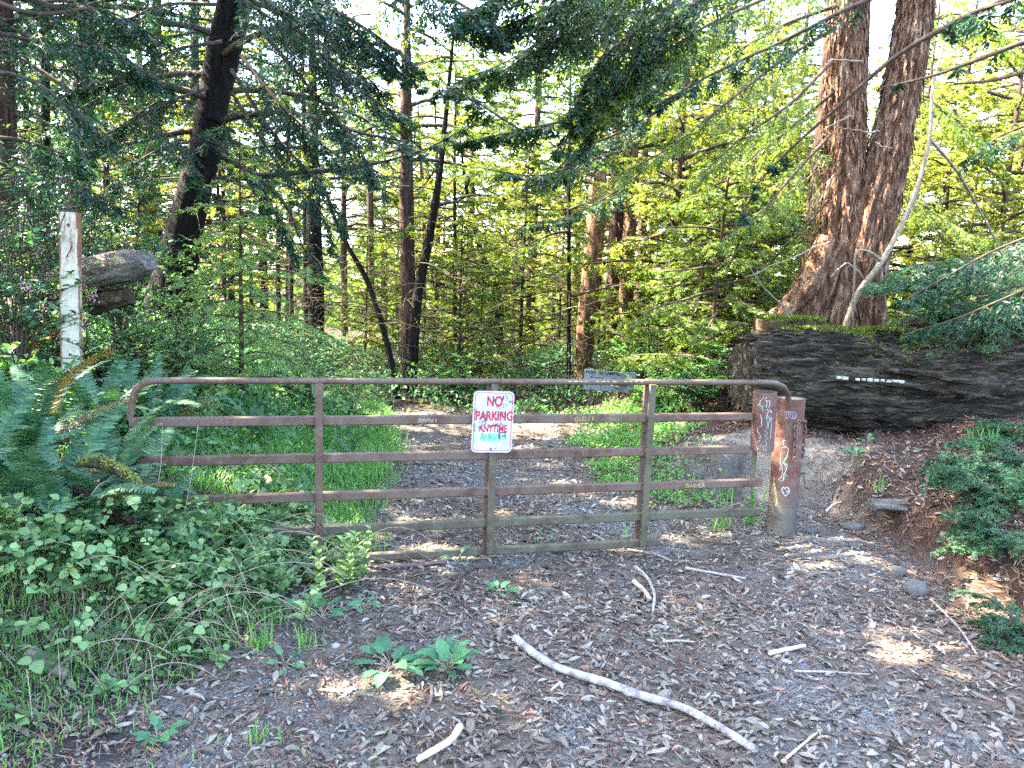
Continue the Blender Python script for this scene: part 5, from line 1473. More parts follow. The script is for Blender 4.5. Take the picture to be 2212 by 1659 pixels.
for k, (u_, Y_) in enumerate(dk):
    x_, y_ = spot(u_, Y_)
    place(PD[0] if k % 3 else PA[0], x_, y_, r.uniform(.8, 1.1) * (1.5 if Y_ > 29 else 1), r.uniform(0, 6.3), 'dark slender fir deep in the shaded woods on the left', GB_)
yg = [(790, 16.5), (835, 18), (940, 16), (1000, 18.5), (1045, 14), (1130, 16.5), (1215, 19), (1440, 14), (1460, 12.2), (1510, 15.5), (1545, 12.6), (1620, 14.5), (1660, 11.6), (1700, 13), (1960, 13.5), (2020, 12), (2080, 15), (2150, 12.5), (2220, 14), (1890, 17), (480, 16), (300, 13), (1080, 21), (900, 22), (1300, 20), (1000, 12.8)]
for k, (u_, Y_) in enumerate(yg):
    x_, y_ = spot(u_, Y_)
    place(PY[k % 3], x_, y_, r.uniform(.75, 1.15) * (.7 if 700 < u_ < 1080 else 1), r.uniform(0, 6.3), 'young bushy conifer growing among the trunks beyond the gate', GC_, cat='tree')
# lit branches just right of the trail sign
YS = proto_tree('young_conifer', 231, 3.2, 1.5, .2, 50, 'bark_brown', 'redwood_leaf', .035, .065, .018, .07, 9, .40, 2)
for u_, Y_, s_, lb in ((1515, 10.4, .85, 'young redwood leaning over the trail sign with bright tips'), (1555, 9.6, .95, 'young redwood beside the log end, left of the rusty post'), (1600, 11, 1.25, 'taller young redwood behind the log end')):
    x_, y_ = spot(u_, Y_); place(YS, x_, y_, s_, Y_, lb, None)

# far tree line: one mass beyond counting
g = Geo(); n = 90000
a = r.uniform(-.95, .95, n); D_ = r.uniform(55, 110, n)
x = a * D_; y = D_
zb = ground_z(x, y); top = 3 + 2.8 * vn(a * 22, 3.3, 1) + 2.5 * vn(a * 60, 1.1, 5); z = zb + r.random(n) ** .8 * np.maximum(top - zb, 1)
leaves(g, np.stack([x, y, z], -1), r.normal(0, 1, (n, 3)) + [0, 0, -.4], r.normal(0, 1, (n, 3)), r.uniform(.5, 1.2, n), r.uniform(.3, .6, n))
tag(g.build('distant_woods', MT['redwood_leaf']), 'distant wooded slope glimpsed between the trunks', 'woods', kind='stuff')

# ------------------------------------------------------------------ fir sapling behind the gate
sY = 7.6
sp1 = at(522, 880, sY); sgz = float(ground_z(sp1[0], sY))
sap = empty('fir_sapling', (sp1[0], sY, sgz), 'pale green young fir with drooping tiered branches behind gate', 'tree'); SO = np.array(sap.location)
tp = at(517, 280, sY)
P = np.array([[0, 0, -.1], (at(521, 700, sY) - SO), (at(519, 480, sY) - SO), tp - SO]); P = smooth_path(P, 30)
g = Geo(); tube(g, P, np.linspace(.032, .004, 30), 9); g.build('trunk', MT['bark_brown'], sap)
r = np.random.default_rng(17); g = Geo(); H_ = tp[2] - sgz
for k in range(46):
    f = (k + .5) / 46
    zz = .35 + (H_ - .45) * f
    c = np.array([np.interp(zz, P[:, 2], P[:, 0]), np.interp(zz, P[:, 2], P[:, 1]), zz])
    a = k * 2.399 + r.uniform(-.3, .3); L = (1.15 * (1 - f) ** .8 + .10) * r.uniform(.6, 1.3)
    t = np.linspace(0, 1, 9)
    Pb = c + np.stack([L * t * math.cos(a), L * t * math.sin(a), L * (.28 * t - .55 * t ** 2 + .12 * t ** 3)], -1)
    limb_foliage(g, Pb, np.linspace(.009, .002, 9), r, .06, .05, .30 * (.4 + .6 * L), 15, .034, .0085, .12, hang=.1, ns=4)
g.build('crown', [MT['twig'], MT['sapling']], sap)
for (u_, v_, Y_, h_, lb) in ((760, 905, 9.2, .7, 'small fir seedling behind the gate left of the road'), (385, 905, 6.9, .65, 'low spreading fir seedling left of the sapling')):
    p0 = at(u_, v_, Y_); z_ = float(ground_z(p0[0], Y_)); e = empty('fir_seedling', (p0[0], Y_, z_), lb, 'tree'); g = Geo()
    for k in range(34):
        f = (k + .5) / 34; a = k * 2.399; L = (.75 * (1 - f) + .08) * h_; t = np.linspace(0, 1, 7)
        Pb = np.stack([L * t * math.cos(a), L * t * math.sin(a), .1 + h_ * 1.3 * f + L * (.2 * t - .35 * t ** 2)], -1)
        limb_foliage(g, Pb, np.linspace(.006, .002, 7), r, .05, .05, .26, 12, .03, .007, .1, ns=4)
    g.build('crown', [MT['twig'], MT['sapling']], e); g = Geo(); tube(g, np.array([[0, 0, -.1], [0, 0, h_ * .7], [0, 0, h_ * 1.4]]), [.015, .01, .003], 8); g.build('trunk', MT['bark_brown'], e)

# ------------------------------------------------------------------ ferns
def frond_mesh(seed, L=.8, arch=.5, mat='fern', npin=34, pl=.10):
    r = np.random.default_rng(seed); g = Geo(); t = np.linspace(0, 1, 22)
    P = np.stack([L * t * (1 - .12 * t), .05 * L * vn(t * 2, seed, 1) * t, L * arch * (1.0 * t - .95 * t ** 2.2)], -1)
    tube(g, P, np.linspace(.0032, .001, 22), 5, 0, cap=False)
    s = (np.arange(npin) + .5) / npin * .9 + .09
    c = np.stack([np.interp(s, t, P[:, k]) for k in range(3)], -1); T = nz(np.stack([np.interp(s, t, np.gradient(P[:, k], t)) for k in range(3)], -1))
    S_ = nz(np.cross(T, [0, 0, 1.])); Nn = np.cross(S_, T)
    w = pl * np.clip(np.minimum(s * 5 + .1, 1) * (1.12 - s) ** .6, .05, 1.1)
    for sg in (-1, 1):
        D = sg * S_ * .95 + T * .32 - Nn * .10 + r.normal(0, .06, (npin, 3))
        ovals(g, c, D, Nn + r.normal(0, .1, (npin, 3)), w * r.uniform(.9, 1.1, npin), np.full(npin, L * .9 / npin * .78), 0, curl=.02, ts=(0, .3, .75, 1), ws=(.9, 1, .7, .05), cup=.05)
    return g.mesh('frond', MT[mat])


FR = [frond_mesh(s_, .85, a_) for s_, a_ in ((1, .35), (2, .55), (3, .75), (4, .5))]
FRO = [frond_mesh(9, .75, .5, 'fern_old')]


def fern(loc, label, n=14, s=1.0, seed=1, old=1, spread=(0, 2 * math.pi), elev=(.2, 1.0)):
    r = np.random.default_rng(seed); s = s * 1.12; e = empty('sword_fern', loc, label, 'fern', 'sword ferns on the banks')
    for k in range(n):
        o = bpy.data.objects.new('frond', (FRO[0] if k < old else FR[k % 4])); C.objects.link(o); o.parent = e
        a = spread[0] + (spread[1] - spread[0]) * (k + r.random()) / n
        el = r.uniform(*elev)
        o.rotation_euler = Euler((r.uniform(-.35, .35), -el, a), 'XYZ'); q = s * r.uniform(.75, 1.15); o.scale = (q, q, q)
        o.location = (.02 * math.cos(a), .02 * math.sin(a), .02)
    return e


def fgnd(u, v, Y):
    p = at(u, v, Y); return (p[0], Y, float(ground_z(p[0], Y)))


fern(fgnd(60, 960, 4.6), 'large sword fern at left edge below the white post', 20, 1.05, 1, 2)
fern(fgnd(195, 900, 5.3), 'sword fern whose upright fronds cover the white post foot', 18, 1.0, 2, 2)
fern(fgnd(120, 1040, 4.1), 'sword fern with a long pale frond arching over hinge post', 14, .95, 3, 1)
fern(fgnd(330, 860, 6.0), 'sword fern reaching over the left end of top rail', 16, .95, 4, 1)
fern(fgnd(420, 760, 7.2), 'upright sunlit fern left of the fir sapling', 14, .9, 5, 0, elev=(.5, 1.2))
fern(fgnd(-60, 1030, 4.0), 'sword fern cut by the left edge of view', 14, 1.0, 6, 1)
fern(fgnd(560, 960, 6.6), 'small sword fern in grass behind the second rail', 10, .6, 7, 0)
fern(fgnd(30, 760, 6.2), 'fern with browned old fronds left of white post', 14, .9, 8, 4)
fern(fgnd(300, 1000, 4.9), 'small low fern between rails at hinge end', 9, .55, 9, 0)
fern(fgnd(180, 1130, 3.9), 'low fern shaded under the mossy branch', 9, .55, 10, 0)
fern(fgnd(250, 1010, 4.42), 'sword fern in front of the gate hinge end, fronds over second rail', 16, 1.05, 21, 1, elev=(.4, 1.2))
fern(fgnd(330, 1060, 4.35), 'small fern among brambles below the third rail end', 10, .55, 22, 0)
fern(fgnd(240, 820, 5.9), 'sword fern with arching fronds right of the white post', 16, .95, 23, 1)
fern(fgnd(2070, 740, 8.0), 'fern-like clump hanging over the top of the log', 12, .6, 11, 0) if False else None
fern(fgnd(760, 1010, 7.4), 'tiny fern beside the road behind the gate', 7, .4, 12, 0)

# ------------------------------------------------------------------ low growth
def leaf_clusters(g, P, r, size, tri=3, up=.8, mi=0, wide=.85, curl=.06):
    "trifoliate leaves held on short stalks"
    n = len(P); a0 = r.uniform(0, 6.28, n); tilt = nz(r.normal(0, .38, (n, 3)) + [0, 0, up])
    sz = size * r.uniform(.55, 1.3, n)
    for k in range(tri):
        a = a0 + (k - 1) * (1.9 if tri == 3 else 2 * math.pi / tri)
        D = np.stack([np.cos(a), np.sin(a), r.uniform(-.35, .15, n)], -1); D = D - tilt * (D * tilt).sum(-1, keepdims=True)
        Nn = nz(tilt + r.normal(0, .15, (n, 3)))
        l = sz * (1.15 if k == 1 else .9)
        ovals(g, P + nz(D) * (sz * .12)[:, None], D, Nn, l, l * wide, mi, curl=curl, ts=(0, .15, .4, .7, 1), ws=(.25, .85, 1, .7, .03), cup=.10)


def bramble_height(x, y):
    d = edge_left(y) - x
    return ss(-.15, .9, d)


g = Geo()
# the big bramble mass left of and under the gate
P, r = scatter(26000, -5.5, -.6, 2.6, 5.6, lambda x, y: ss(-.10, .35, edge_left(y) + .12 * vn(x * 2, y * 2, 6) - x) * (.55 + .45 * ss(3.0, 3.8, y)), 21)
u, v, d = seen(P)
keep = (v > 1060) & (r.random(len(P)) < np.where(v > 1370, .25, 1))
P = P[keep]
h_ = bramble_height(P[:, 0], P[:, 1]) * (1 + .35 * ss(3.6, 4.4, P[:, 1])) * (.42 + .2 * vn(P[:, 0] * 1.8, P[:, 1] * 1.8, 3)) * (.5 + .5 * ss(2.8, 3.6, P[:, 1]))
P[:, 2] += .02 + np.maximum(h_, .02) * r.uniform(.25, 1.05, len(P)) ** .7
P = P[r.random(len(P)) < .60]
u, v, d = seen(P); P = P[(v > 1075 + .10 * (600 - u).clip(0, 600) * 0) | (u > 520) & (v > 1010)]
leaf_clusters(g, P, r, .048)
m_ = len(P)
# stalks
k = r.random(m_) < .35; Q = P[k]; 
w_ = np.tile([.0015, 0, 0], (len(Q), 1)); b_ = Q - np.stack([r.normal(0, .05, len(Q)), r.normal(0, .05, len(Q)), r.uniform(.05, .22, len(Q))], -1)
g.add(np.stack([b_ - w_, b_ + w_, Q + w_, Q - w_], 1).reshape(-1, 3), np.arange(4 * len(Q)).reshape(-1, 4), 1)
tag(g.build('brambles', [MT['bramble'], MT['twig']]), 'tangle of bright three-leaved brambles covering the left verge', 'brambles', kind='stuff')

# arching bramble canes and dead stems
g = Geo(); r = np.random.default_rng(77)
for k in range(150):
    y0 = r.uniform(3.2, 5.2); x0 = edge_left(y0) - abs(r.normal(.5, .6)) + .1; z0 = float(ground_z(x0, y0)); L = r.uniform(.2, .9); a = r.uniform(0, 6.28); t = np.linspace(0, 1, 9)
    P_ = np.stack([x0 + L * t * math.cos(a), y0 + L * t * math.sin(a) * .6, z0 + .03 + L * r.uniform(.2, .9) * t * (1.15 - t) * 1.6], -1); P_[:, 2] = np.maximum(P_[:, 2], ground_z(P_[:, 0], P_[:, 1]) + .006)
    tube(g, P_, np.linspace(.0028, .0012, 9), 4, 0, cap=False)
tag(g.build('dead_stems', MT['grass_dry']), 'dry tan bramble canes tangled beneath the green leaves', 'dead stems', kind='stuff')

# taller leaf growth up the left bank
g = Geo()
P, r = scatter(70000, -10, -1.1, 5.4, 12.5, lambda x, y: ss(.15, .8, edge_left(y) - x), 23, 160)
hh = .10 + .30 * ss(-.3, .6, vn(P[:, 0] * 1.1, P[:, 1] * 1.1, 9)) + .15 * ss(.5, 3, edge_left(P[:, 1]) - P[:, 0])
P[:, 2] += hh * r.random(len(P)) ** .6
sel = r.random(len(P)) < .42; A_ = P[sel]
leaf_clusters(g, A_[::2], r, .045, up=.5); B1 = A_[1::2]
D = r.normal(0, 1, (len(B1), 3)) + [0, 0, .4]; ovals(g, B1, D, r.normal(0, .5, (len(B1), 3)) + [0, 0, 1], r.uniform(.04, .09, len(B1)), r.uniform(.02, .035, len(B1)), ts=(0, .3, .7, 1), ws=(.2, 1, .7, .03))
tag(g.build('undergrowth', [MT['under']]), 'mixed low undergrowth carpeting the left bank behind the gate', 'undergrowth', kind='stuff')

# grass left of the road behind the gate, and the verge in the foreground
def grass(name, dens, n, box_, hgt, label, mat='grass', seed=1, lean=.45, wd=.0045, margin=200):
    P, r = scatter(n, *box_, dens, seed, margin); m_ = len(P)
    g = Geo(); a = r.uniform(0, 6.28, m_); ln = r.uniform(.1, lean + .3, m_)
    h = hgt * r.uniform(.45, 1.25, m_); D0 = np.stack([np.cos(a) * ln * .5, np.sin(a) * ln * .5, np.ones(m_)], -1); D1 = np.stack([np.cos(a) * (ln + .5), np.sin(a) * (ln + .5), np.full(m_, .6)], -1)
    w = nz(np.stack([-np.sin(a + r.normal(0, .8, m_)), np.cos(a), np.zeros(m_)], -1)) * wd * (h / hgt)[:, None] ** .5
    M1 = P + nz(D0) * (h * .5)[:, None]; M2 = M1 + nz(D1) * (h * .5)[:, None]
    V = np.stack([P - w, P + w, M1 + w * .8, M1 - w * .8, M2], 1).reshape(-1, 3)
    i = np.arange(m_)[:, None] * 5
    g.add(V, np.concatenate([i + [0, 1, 2, 3], i + [3, 2, 4, 4]], 0), 0)
    return tag(g.build(name, MT[mat]), label, 'grass', kind='stuff')


grass('grass', lambda x, y: ss(-.25, .25, edge_left(y) + .15 * vn(x * 2.5, y * 2.5, 3) - x) * (1 - ss(1.6, 2.6, edge_left(y) - x)), 60000, (-4.5, -.6, 5.2, 11.5), .17, 'bright grass strip along the left road edge behind gate', seed=31)
grass('grass', lambda x, y: ss(-.30, .1, edge_left(y) + .25 * vn(x * 2.5, y * 2.5, 3) - x) * (.25 + .75 * ss(-.1, .3, vn(x * 2.2, y * 2.2, 14))), 30000, (-4.0, -.7, 2.0, 4.2), .085, 'short grass in the lower left verge', seed=32, wd=.003)
grass('dry_grass', lambda x, y: ss(-.1, .4, edge_left(y) - x) * .8, 900, (-4, -1, 3.2, 5.2), .30, 'thin dry straws standing among the brambles', 'grass_dry', 33, .9, .0018)
grass('weeds', lambda x, y: .02 + .5 * ss(.45, .7, vn(x * 1.7, y * 1.7, 50)), 3000, (-1.6, 1.6, 2.0, 6.2), .05, 'few scattered grass blades sprouting in the road', seed=34, wd=.003)

# pale long straws in front of the gate
for k, (a_, b_, lb) in enumerate([((428, 918), (386, 1170), 'long pale grass straw leaning before the second rail'), ((350, 932), (339, 1060), 'shorter pale straw left of the long one'), ((700, 1020), (690, 1120), None)][:2]):
    p0 = at(*b_, 4.35); p1 = at(*a_, 4.5); g = Geo(); tube(g, smooth_path(np.array([p0, (p0 + p1) / 2 + [.01, 0, 0], p1]), 10) - p0, np.linspace(.003, .0012, 10), 5)
    tag(g.build('straw', MT['grass_dry'], None, tuple(p0)), lb, 'straw')

# low green cover at the right of the road beyond the gate and the verge beyond
g = Geo()
P, r = scatter(60000, .3, 3.2, 6.6, 10.8, lambda x, y: ss(.0, .35, x - np.interp(y, [6.6, 7.2, 8.5, 10, 10.8], [1.2, .85, .62, .9, .2]) + .2 * vn(x * 3, y * 3, 8)) * (1 - ss(1.6, 2.4, x + .3 * (y < 8))) , 41, 0)
P[:, 2] += .28 * r.random(len(P)) ** .6 * (.5 + .6 * vn(P[:, 0] * 3, P[:, 1] * 3, 2)).clip(.2, 1)
P = P[r.random(len(P)) < .35]
D = r.normal(0, 1, (len(P), 3)) + [0, 0, .3]; ovals(g, P, D, r.normal(0, .5, (len(P), 3)) + [0, -.2, 1], r.uniform(.03, .055, len(P)), r.uniform(.018, .03, len(P)), ts=(0, .3, .7, 1), ws=(.2, 1, .7, .03))
tag(g.build('ground_cover', [MT['grass']]), 'bright leafy ground cover right of the road beyond gate', 'ground cover', kind='stuff')
g = Geo()
P, r = scatter(90000, -8, 9, 10.4, 20, lambda x, y: ss(10.2, 11.2, y + .5 * vn(x, y, 4)), 42, 100)
P[:, 2] += .55 * r.random(len(P)) ** .7 * (.6 + .6 * vn(P[:, 0] * 1.3, P[:, 1] * 1.3, 2)).clip(.15, 1)
P = P[r.random(len(P)) < .6]
D = r.normal(0, 1, (len(P), 3)) + [0, 0, .3]; leaves(g, P, D, r.normal(0, .6, (len(P), 3)) + [0, -.2, 1], r.uniform(.05, .10, len(P)), r.uniform(.025, .04, len(P)))
tag(g.build('brush', [MT['under']]), 'tangled green brush where the road ends beyond the gate', 'brush', kind='stuff')


def tuft(loc, n, h, label, wd=.007, seed=1, lean=.35, mat='grass'):
    r = np.random.default_rng(seed); g = Geo()
    for k in range(n):
        a = r.uniform(0, 6.28); l = h * r.uniform(.5, 1.1); t = np.linspace(0, 1, 7); ln = r.uniform(.05, lean)
        b = np.array([r.normal(0, .035), r.normal(0, .03), 0])
        P = b + np.stack([l * ln * t ** 1.6 * math.cos(a), l * ln * t ** 1.6 * math.sin(a), l * (t - .25 * ln * t ** 2.5)], -1)
        w = np.array([-math.sin(a + r.normal(0, .7)), math.cos(a), 0]); w = w / np.linalg.norm(w); W_ = (wd * (1 - t ** 2.2) + .0006)[:, None] * w
        V = np.stack([P - W_, P + W_], 1).reshape(-1, 3); i = np.arange(6)[:, None] * 2
        g.add(V, i + [0, 1, 3, 2], 0)
    return tag(g.build('grass_tuft', MT[mat], None, tuple(float(q) for q in loc)), label, 'grass', 'grass tufts')


tuft(gnd(1622, 1135), 9, .42, 'iris-like grass tuft against the rusty post', .009, 1)
tuft(gnd(1570, 1140), 9, .36, 'upright green grass tuft under the lower gate rail', .008, 2)
tuft(gnd(1545, 1150), 6, .22, 'short grass tuft left of the taller one by the post', .006, 3)
tuft(fgnd(2100, 960, 6.6), 16, .26, 'fresh green tuft on the ledge right of the log shadow', .008, 4)
tuft(fgnd(2150, 945, 6.6), 14, .28, 'second fresh tuft on the ledge nearer right edge', .008, 5)
tuft(fgnd(1575, 1000, 6.9), 10, .20, 'small tuft on the dark slope behind the gate', .005, 6)
tuft(gnd(565, 1400), 22, .20, 'lush foreground tuft at the bramble edge', .006, 7)
tuft(gnd(660, 1400), 18, .13, 'small tuft at road edge right of the lush one', .004, 8)
tuft(gnd(560, 1600), 12, .10, 'tiny tuft in the leaf litter at lower left', .004, 9)
tuft(gnd(1905, 1060), 6, .14, 'thin tuft of grass on the sunlit soil ledge', .005, 10)

# broad-leaved dock plants on the road
def dock(loc, n, L, label, seed=1, flat=.35, lobed=True, mat='dock', name='dock_plant', cat='plant'):
    r = np.random.default_rng(seed); e = empty(name, tuple(float(q) for q in loc), label, cat, 'leafy weeds sprouting from the road' if name == 'dock_plant' else None)
    g = Geo(); a = np.arange(n) * 2.399 + r.uniform(-.3, .3, n); el = r.uniform(.1, .9, n) * flat * 2
    D = np.stack([np.cos(a) * np.cos(el), np.sin(a) * np.cos(el), np.sin(el)], -1); st_l = L * r.uniform(.3, .9, n)
    B = D * st_l[:, None] + [0, 0, .01]
    for k in range(n):
        tube(g, np.stack([np.zeros(3), B[k] * .5 + [0, 0, .01], B[k]]), .0022, 5, 0, cap=False)
    g.build('stalk', MT['grass_dry'], e)
    g = Geo(); D2 = D.copy(); D2[:, 2] = D2[:, 2] * .4 - .05
    Nn = nz(r.normal(0, .25, (n, 3)) + [0, -.1, 1])
    ll = L * r.uniform(.7, 1.2, n)
    ovals(g, B, D2, Nn, ll, ll * r.uniform(.42, .6, n), 0, curl=r.uniform(-.02, .16, n), ts=(0, .05, .16, .3, .45, .6, .75, .88, 1), ws=(.1, .75, .95, .8, 1.0, .78, .72, .4, .02), cup=.14)
    g.build('foliage', MT[mat], e)
    return e


dock(gnd(845, 1445), 14, .135, 'larger broad-leaved dock plant in the foreground, on left', 1)
dock(gnd(968, 1452), 17, .115, 'dense dark green dock plant beside the long branch', 2, .7)
dock(gnd(1076, 1282), 8, .085, 'small dock plant alone in the middle of the road', 3)
dock(gnd(985, 1215), 7, .08, 'small leafy weed under the bottom rail left of centre upright', 4, .5)
dock(gnd(1170, 1178), 5, .075, 'tiny weed just right of the centre upright foot', 5, .8)
dock(gnd(1340, 1168), 5, .08, 'tiny weed beneath the gate by its right upright', 6, .6)
dock(gnd(695, 1335), 6, .11, 'tall-leaved dock at the bramble edge before the gate', 7, .9)
dock(gnd(790, 1310), 6, .07, 'low weed right of the tall-leaved dock', 8, .4)
dock(gnd(615, 1440), 6, .07, 'pale weed in the litter below the bramble edge', 9, .4)
dock(gnd(340, 1600), 8, .07, 'leafy weed in the dark mud at lower left', 10, .4)
dock(gnd(960, 1155), 6, .06, 'leafy weed behind the gate between rails', 11, .5)
dock(fgnd(1850, 990, 7.0), 12, .09, 'light green leafy weed growing down the soil ledge', 12, .6)
dock(fgnd(1875, 935, 7.4), 6, .07, 'three-leaved sprout on the ledge under the log', 13, .6)

# tall stems beside the gate upright
def leafy_stem(loc, h, label, n=12, leaf=.07, seed=1, mat='bramble', wide=.55, lean=(0, 0), name='leafy_shoot', group='leafy shoots', ns=1, spread=.1):
    r = np.random.default_rng(seed); e = empty(name, tuple(float(q) for q in loc), label, 'plant', group); g = Geo(); gl = Geo()
    for s in range(ns):
        dx, dy = r.normal(0, spread, 2) if ns > 1 else (0, 0); hh = h * r.uniform(.7, 1.1)
        t = np.linspace(0, 1, 10); P = np.stack([(lean[0] + dx) * t * hh + dx * .3, (lean[1] + dy) * t * hh + dy * .3, hh * t], -1) + .02 * vn(t[:, None] * 3 + s, seed, [[0, 4, 7]])
        tube(g, P, np.linspace(.0035, .0015, 10), 5, cap=False)
        q = np.linspace(.15, 1, n); c = np.stack([np.interp(q, t, P[:, k]) for k in range(3)], -1)
        for sg in (-1, 1):
            a = np.arange(n) * 1.57 + (math.pi if sg > 0 else 0) + r.normal(0, .2, n)
            D = np.stack([np.cos(a), np.sin(a), r.uniform(.2, .9, n)], -1)
            L_ = leaf * (1.15 - .5 * q) * r.uniform(.8, 1.2, n)
            ovals(gl, c, D, np.stack([-np.cos(a) * .5, -np.sin(a) * .5, np.ones(n)], -1), L_, L_ * wide, ts=(0, .25, .6, 1), ws=(.2, 1, .75, .03))
    g.build('stem', MT['twig'], e); gl.build('foliage', MT[mat], e); return e


leafy_stem(gnd(715, 1290), .42, 'bramble shoot climbing in front of the left gate upright', 9, .085, 1, wide=.7, ns=4, spread=.25)
leafy_stem(gnd(755, 1265), .34, 'bramble shoot right of the left gate upright', 9, .08, 2, wide=.7, ns=4, spread=.25)
leafy_stem(gnd(600, 1310), .30, 'bramble shoot in front of the lowest rail', 8, .08, 3, wide=.75, ns=4, spread=.3)
for k, (u_, v_, Y_, h_, lb) in enumerate([(60, 1130, 3.7, .34, 'fresh pale shoot at left edge below ferns'), (185, 1180, 3.75, .25, 'fresh pale shoot below the rotten root'), (250, 1170, 3.8, .22, 'fresh pale shoot in the middle of the brambles'), (375, 1130, 4.1, .24, 'fresh pale shoot under the fourth rail end'), (300, 1150, 4.0, .26, 'fresh pale shoot left of the long straw'),
                                          (510, 850, 6.2, .35, 'pale shoot rising behind the top rail'), (440, 880, 6.0, .30, 'pale shoot near the top rail left end')]):
    leafy_stem(fgnd(u_, v_, Y_), h_, lb, 8, .055, 50 + k, 'bramble', .45)

# ------------------------------------------------------------------ shrubs of the left bank
def shrub(loc, h, w, label, seed, mat='salal', leaf=.075, wide=.4, ns=22, nl=16, blossom=0, name='shrub'):
    r = np.random.default_rng(seed); e = empty(name, loc, label, 'shrub'); g = Geo(); gl = Geo(); gp_ = Geo()
    for s in range(ns):
        a = r.uniform(0, 6.28); rad = w * r.uniform(.15, 1); hh = h * r.uniform(.55, 1.1); t = np.linspace(0, 1, 12)
        P = np.stack([rad * math.cos(a) * t ** 1.3, rad * math.sin(a) * t ** 1.3, hh * t * (1.1 - .1 * t)], -1) + .08 * vn(t[:, None] * 3 + s * 1.7, seed, [[0, 4, 7]]) * t[:, None]
        tube(g, P, np.linspace(.011, .003, 12), 5, cap=False)
        for b in range(5):
            f0 = r.uniform(.3, 1); c0 = np.array([np.interp(f0, t, P[:, k]) for k in range(3)]); L = .38 * r.uniform(.5, 1.2) * h ** .5; a2 = r.uniform(0, 6.28)
            tt = np.linspace(0, 1, 6); Q = c0 + np.stack([L * tt * math.cos(a2), L * tt * math.sin(a2), L * (.55 * tt - .15 * tt ** 2)], -1)
            tube(g, Q, np.linspace(.004, .0015, 6), 4, cap=False)
            q = np.linspace(.2, 1, nl); c = np.stack([np.interp(q, tt, Q[:, k]) for k in range(3)], -1); aa = np.arange(nl) * 2.4
            D = np.stack([np.cos(aa), np.sin(aa), r.uniform(-.1, .7, nl)], -1); L_ = leaf * r.uniform(.7, 1.2, nl)
            ovals(gl, c, D, r.normal(0, .3, (nl, 3)) + [0, 0, 1], L_, L_ * wide, ts=(0, .3, .65, 1), ws=(.2, 1, .8, .03))
            if blossom and r.random() < blossom:
                m_ = 46; c1 = Q[-1] + r.normal(0, .028, (m_, 3)) * [1, 1, 1.3] - [0, 0, .04]; leaves(gp_, c1, r.normal(0, 1, (m_, 3)), r.normal(0, 1, (m_, 3)), .020, .014)
    g.build('stems', MT['twig'], e); gl.build('foliage', MT[mat], e)
    if gp_.n: gp_.build('blossom', MT['pink'], e)
    return e


shrub(fgnd(60, 700, 6.6), 1.2, .8, 'flowering shrub with pink blossom clusters left of the white post', 1, 'bramble', .06, .7, 22, 12, .32)
shrub(fgnd(30, 640, 6.0), 1.75, .6, 'tall shrub with pink blossoms at the left edge', 2, 'salal', .07, .5, 18, 12, .10)
shrub(fgnd(130, 600, 7.6), 1.9, .9, 'dark twiggy shrub behind the white post', 3, 'salal', .08, .33, 22, 14)
shrub(fgnd(250, 560, 8.2), 1.9, .8, 'glossy narrow-leaved shrub above the grey log stub', 4, 'salal', .10, .28, 20, 14)
shrub(fgnd(40, 520, 6.9), 2.0, .7, 'bright-leaved shrub rising at left beside the post top', 5, 'bramble', .07, .35, 16, 14)
shrub(fgnd(330, 740, 7.2), .8, .7, 'low pale green shrub below the grey log stub', 6, 'bramble', .04, .6, 22, 14)
shrub(fgnd(215, 760, 6.6), .7, .6, 'low bushy growth right of the white post', 7, 'under', .05, .6, 20, 14)
shrub(fgnd(660, 850, 8.6), .7, .6, 'low shrub behind the top rail near left upright', 8, 'under', .05, .5, 16, 12)
shrub(fgnd(400, 620, 9.2), 1.3, .9, 'shadowy shrub at the foot of the black leaning fir', 9, 'under', .07, .45, 18, 12)
for k, (u_, Y_, h_, lb) in enumerate([(1440, 9.4, .45, 'light green bush at the road end right of trail sign'), (1530, 8.9, .5, 'small bush behind the gate left of the lock sleeve'), (1390, 11.6, .9, 'bush between the trail sign and redwood group'), (700, 11.4, .9, 'bush at left of the road end'), (980, 11.8, .7, 'bush behind the gate above the sign'), (1180, 11.9, .7, 'bush at the road end right of the sign'), (1590, 8.6, .7, 'bush pressed against the left end of the log')]):
    x_, y_ = spot(u_, Y_); shrub((x_, y_, float(ground_z(x_, y_))), h_, .7, lb, 20 + k, 'under' if k % 2 else 'grass', .05, .5, 20, 14)
# sunlit twig scrub around the curving trunk: dead brown twiggery
g = Geo(); r = np.random.default_rng(88)
for k in range(420):
    u_ = r.uniform(560, 1240); Y_ = r.uniform(11.3, 17); x_, y_ = spot(u_, Y_); z_ = float(ground_z(x_, y_)) + r.uniform(0, 2.2); L = r.uniform(.5, 1.6); a = r.uniform(0, 6.28); t = np.linspace(0, 1, 7)
    P_ = np.stack([x_ + L * t * math.cos(a), y_ + L * t * math.sin(a), z_ + L * (r.uniform(-.5, .6) * t - .2 * t * t)], -1) + .10 * vn(t[:, None] * 4 + k, k, [[0, 3, 6]])
    tube(g, P_, np.linspace(.008, .002, 7), 4, cap=False)
tag(g.build('dead_twigs', MT['dead_twig']), 'sunlit dead twigs filling the understorey behind the gate', 'dead twigs', kind='stuff')

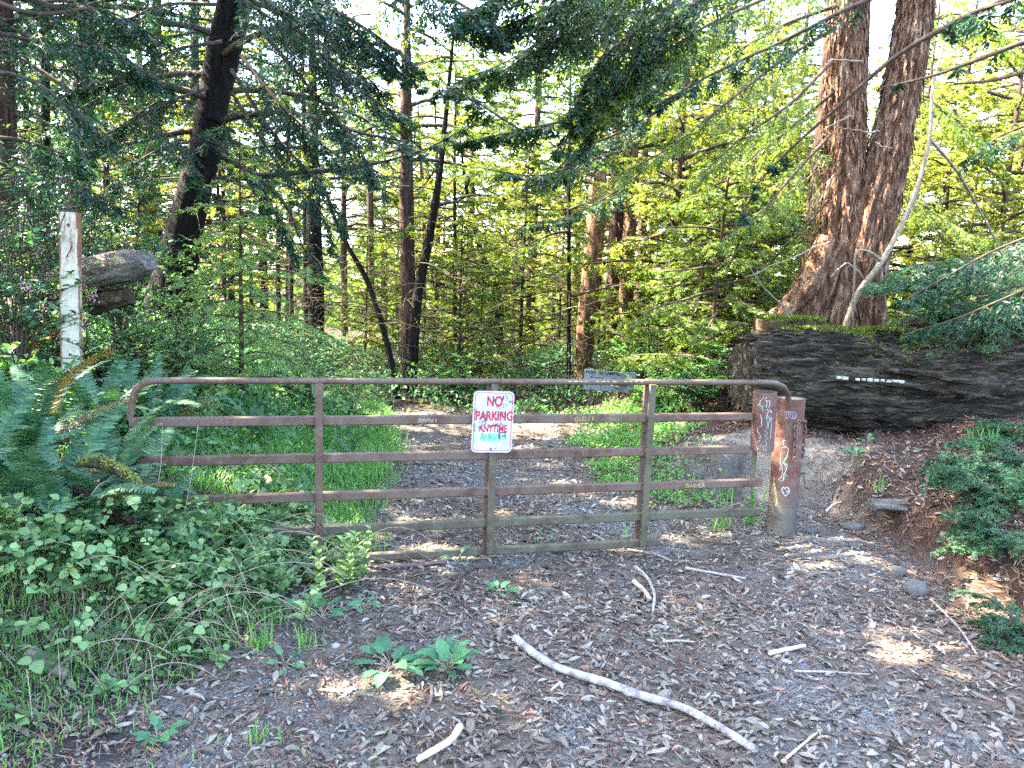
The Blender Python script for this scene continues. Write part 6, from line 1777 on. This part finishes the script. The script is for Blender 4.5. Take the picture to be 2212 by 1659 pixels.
# ------------------------------------------------------------------ redwood sprouts on the right bank
def sprout(loc, label, n=14, L=.5, seed=1, mat='dark_fir', ll=.026, dirs=(1.6, 4.9), up=.35):
    r = np.random.default_rng(seed); e = empty('redwood_sprout', loc, label, 'plant', 'leafy sprouts on the right bank'); g = Geo()
    for k in range(n):
        a = r.uniform(*dirs); l = L * r.uniform(.5, 1.15); t = np.linspace(0, 1, 10); el = r.uniform(.15, up * 4)
        P = np.stack([l * t * math.cos(a), l * t * math.sin(a), l * (el * t - (.35 + .5 * el) * t ** 2)], -1) + [0, 0, .02]
        limb_foliage(g, P, np.linspace(.005, .0015, 10), r, .1, .035, .20, 12, ll * 1.15, .0075, .1, ns=4)
    g.build('branches', [MT['twig'], MT[mat]], e); return e


MT['sprout'] = leaf_mat('sprout_needles', [(0, (.012, .05, .026)), (.5, (.03, .10, .045)), (1, (.10, .20, .075))], .3)
for k, (u_, v_, Y_, n_, L_, lb) in enumerate([(2200, 1130, 5.4, 22, .62, 'large redwood sprout cluster at right edge above the bank foot'), (2125, 1200, 5.3, 16, .42, 'redwood sprout reaching left over the bank edge'), (2230, 1060, 5.8, 18, .6, 'redwood sprout high on the bank at right edge'), (2220, 1320, 4.2, 12, .42, 'dark sprout lowest on the right edge of the road'),
                                              (2165, 1260, 4.8, 14, .40, 'redwood sprout low on bank above the twig'), (2190, 880, 7.0, 14, .45, 'sprout hanging over the right part of the log'), (2090, 1100, 5.9, 10, .33, 'small sprout beside the wood slab')]):
    sprout(fgnd(u_, v_, Y_), lb, n_, L_, 90 + k, 'sprout')
# branches draping over the log's top
e = empty('hemlock_bush', fgnd(2150, 700, 8.9), 'dark green feathery bush growing over the top of the log', 'shrub'); HO = np.array(e.location); g = Geo(); r = np.random.default_rng(3)
for k in range(34):
    u0 = r.uniform(2080, 2330); u1 = u0 - r.uniform(60, 230); v0 = r.uniform(560, 720); Y0 = r.uniform(7.9, 8.7); v1 = v0 + r.uniform(-10, 70)
    P = px_limb([(u0, v0, Y0 + .2), ((u0 + u1) / 2, (v0 + v1) / 2 - 14, Y0), (u1, v1, Y0 - .35)], 10) - HO
    limb_foliage(g, P, np.linspace(.010, .003, 10), r, .05, .055, .30, 11, .045, .010, .2, ns=4, hang=.15)
g.build('branches', [MT['twig'], MT['sprout']], e)
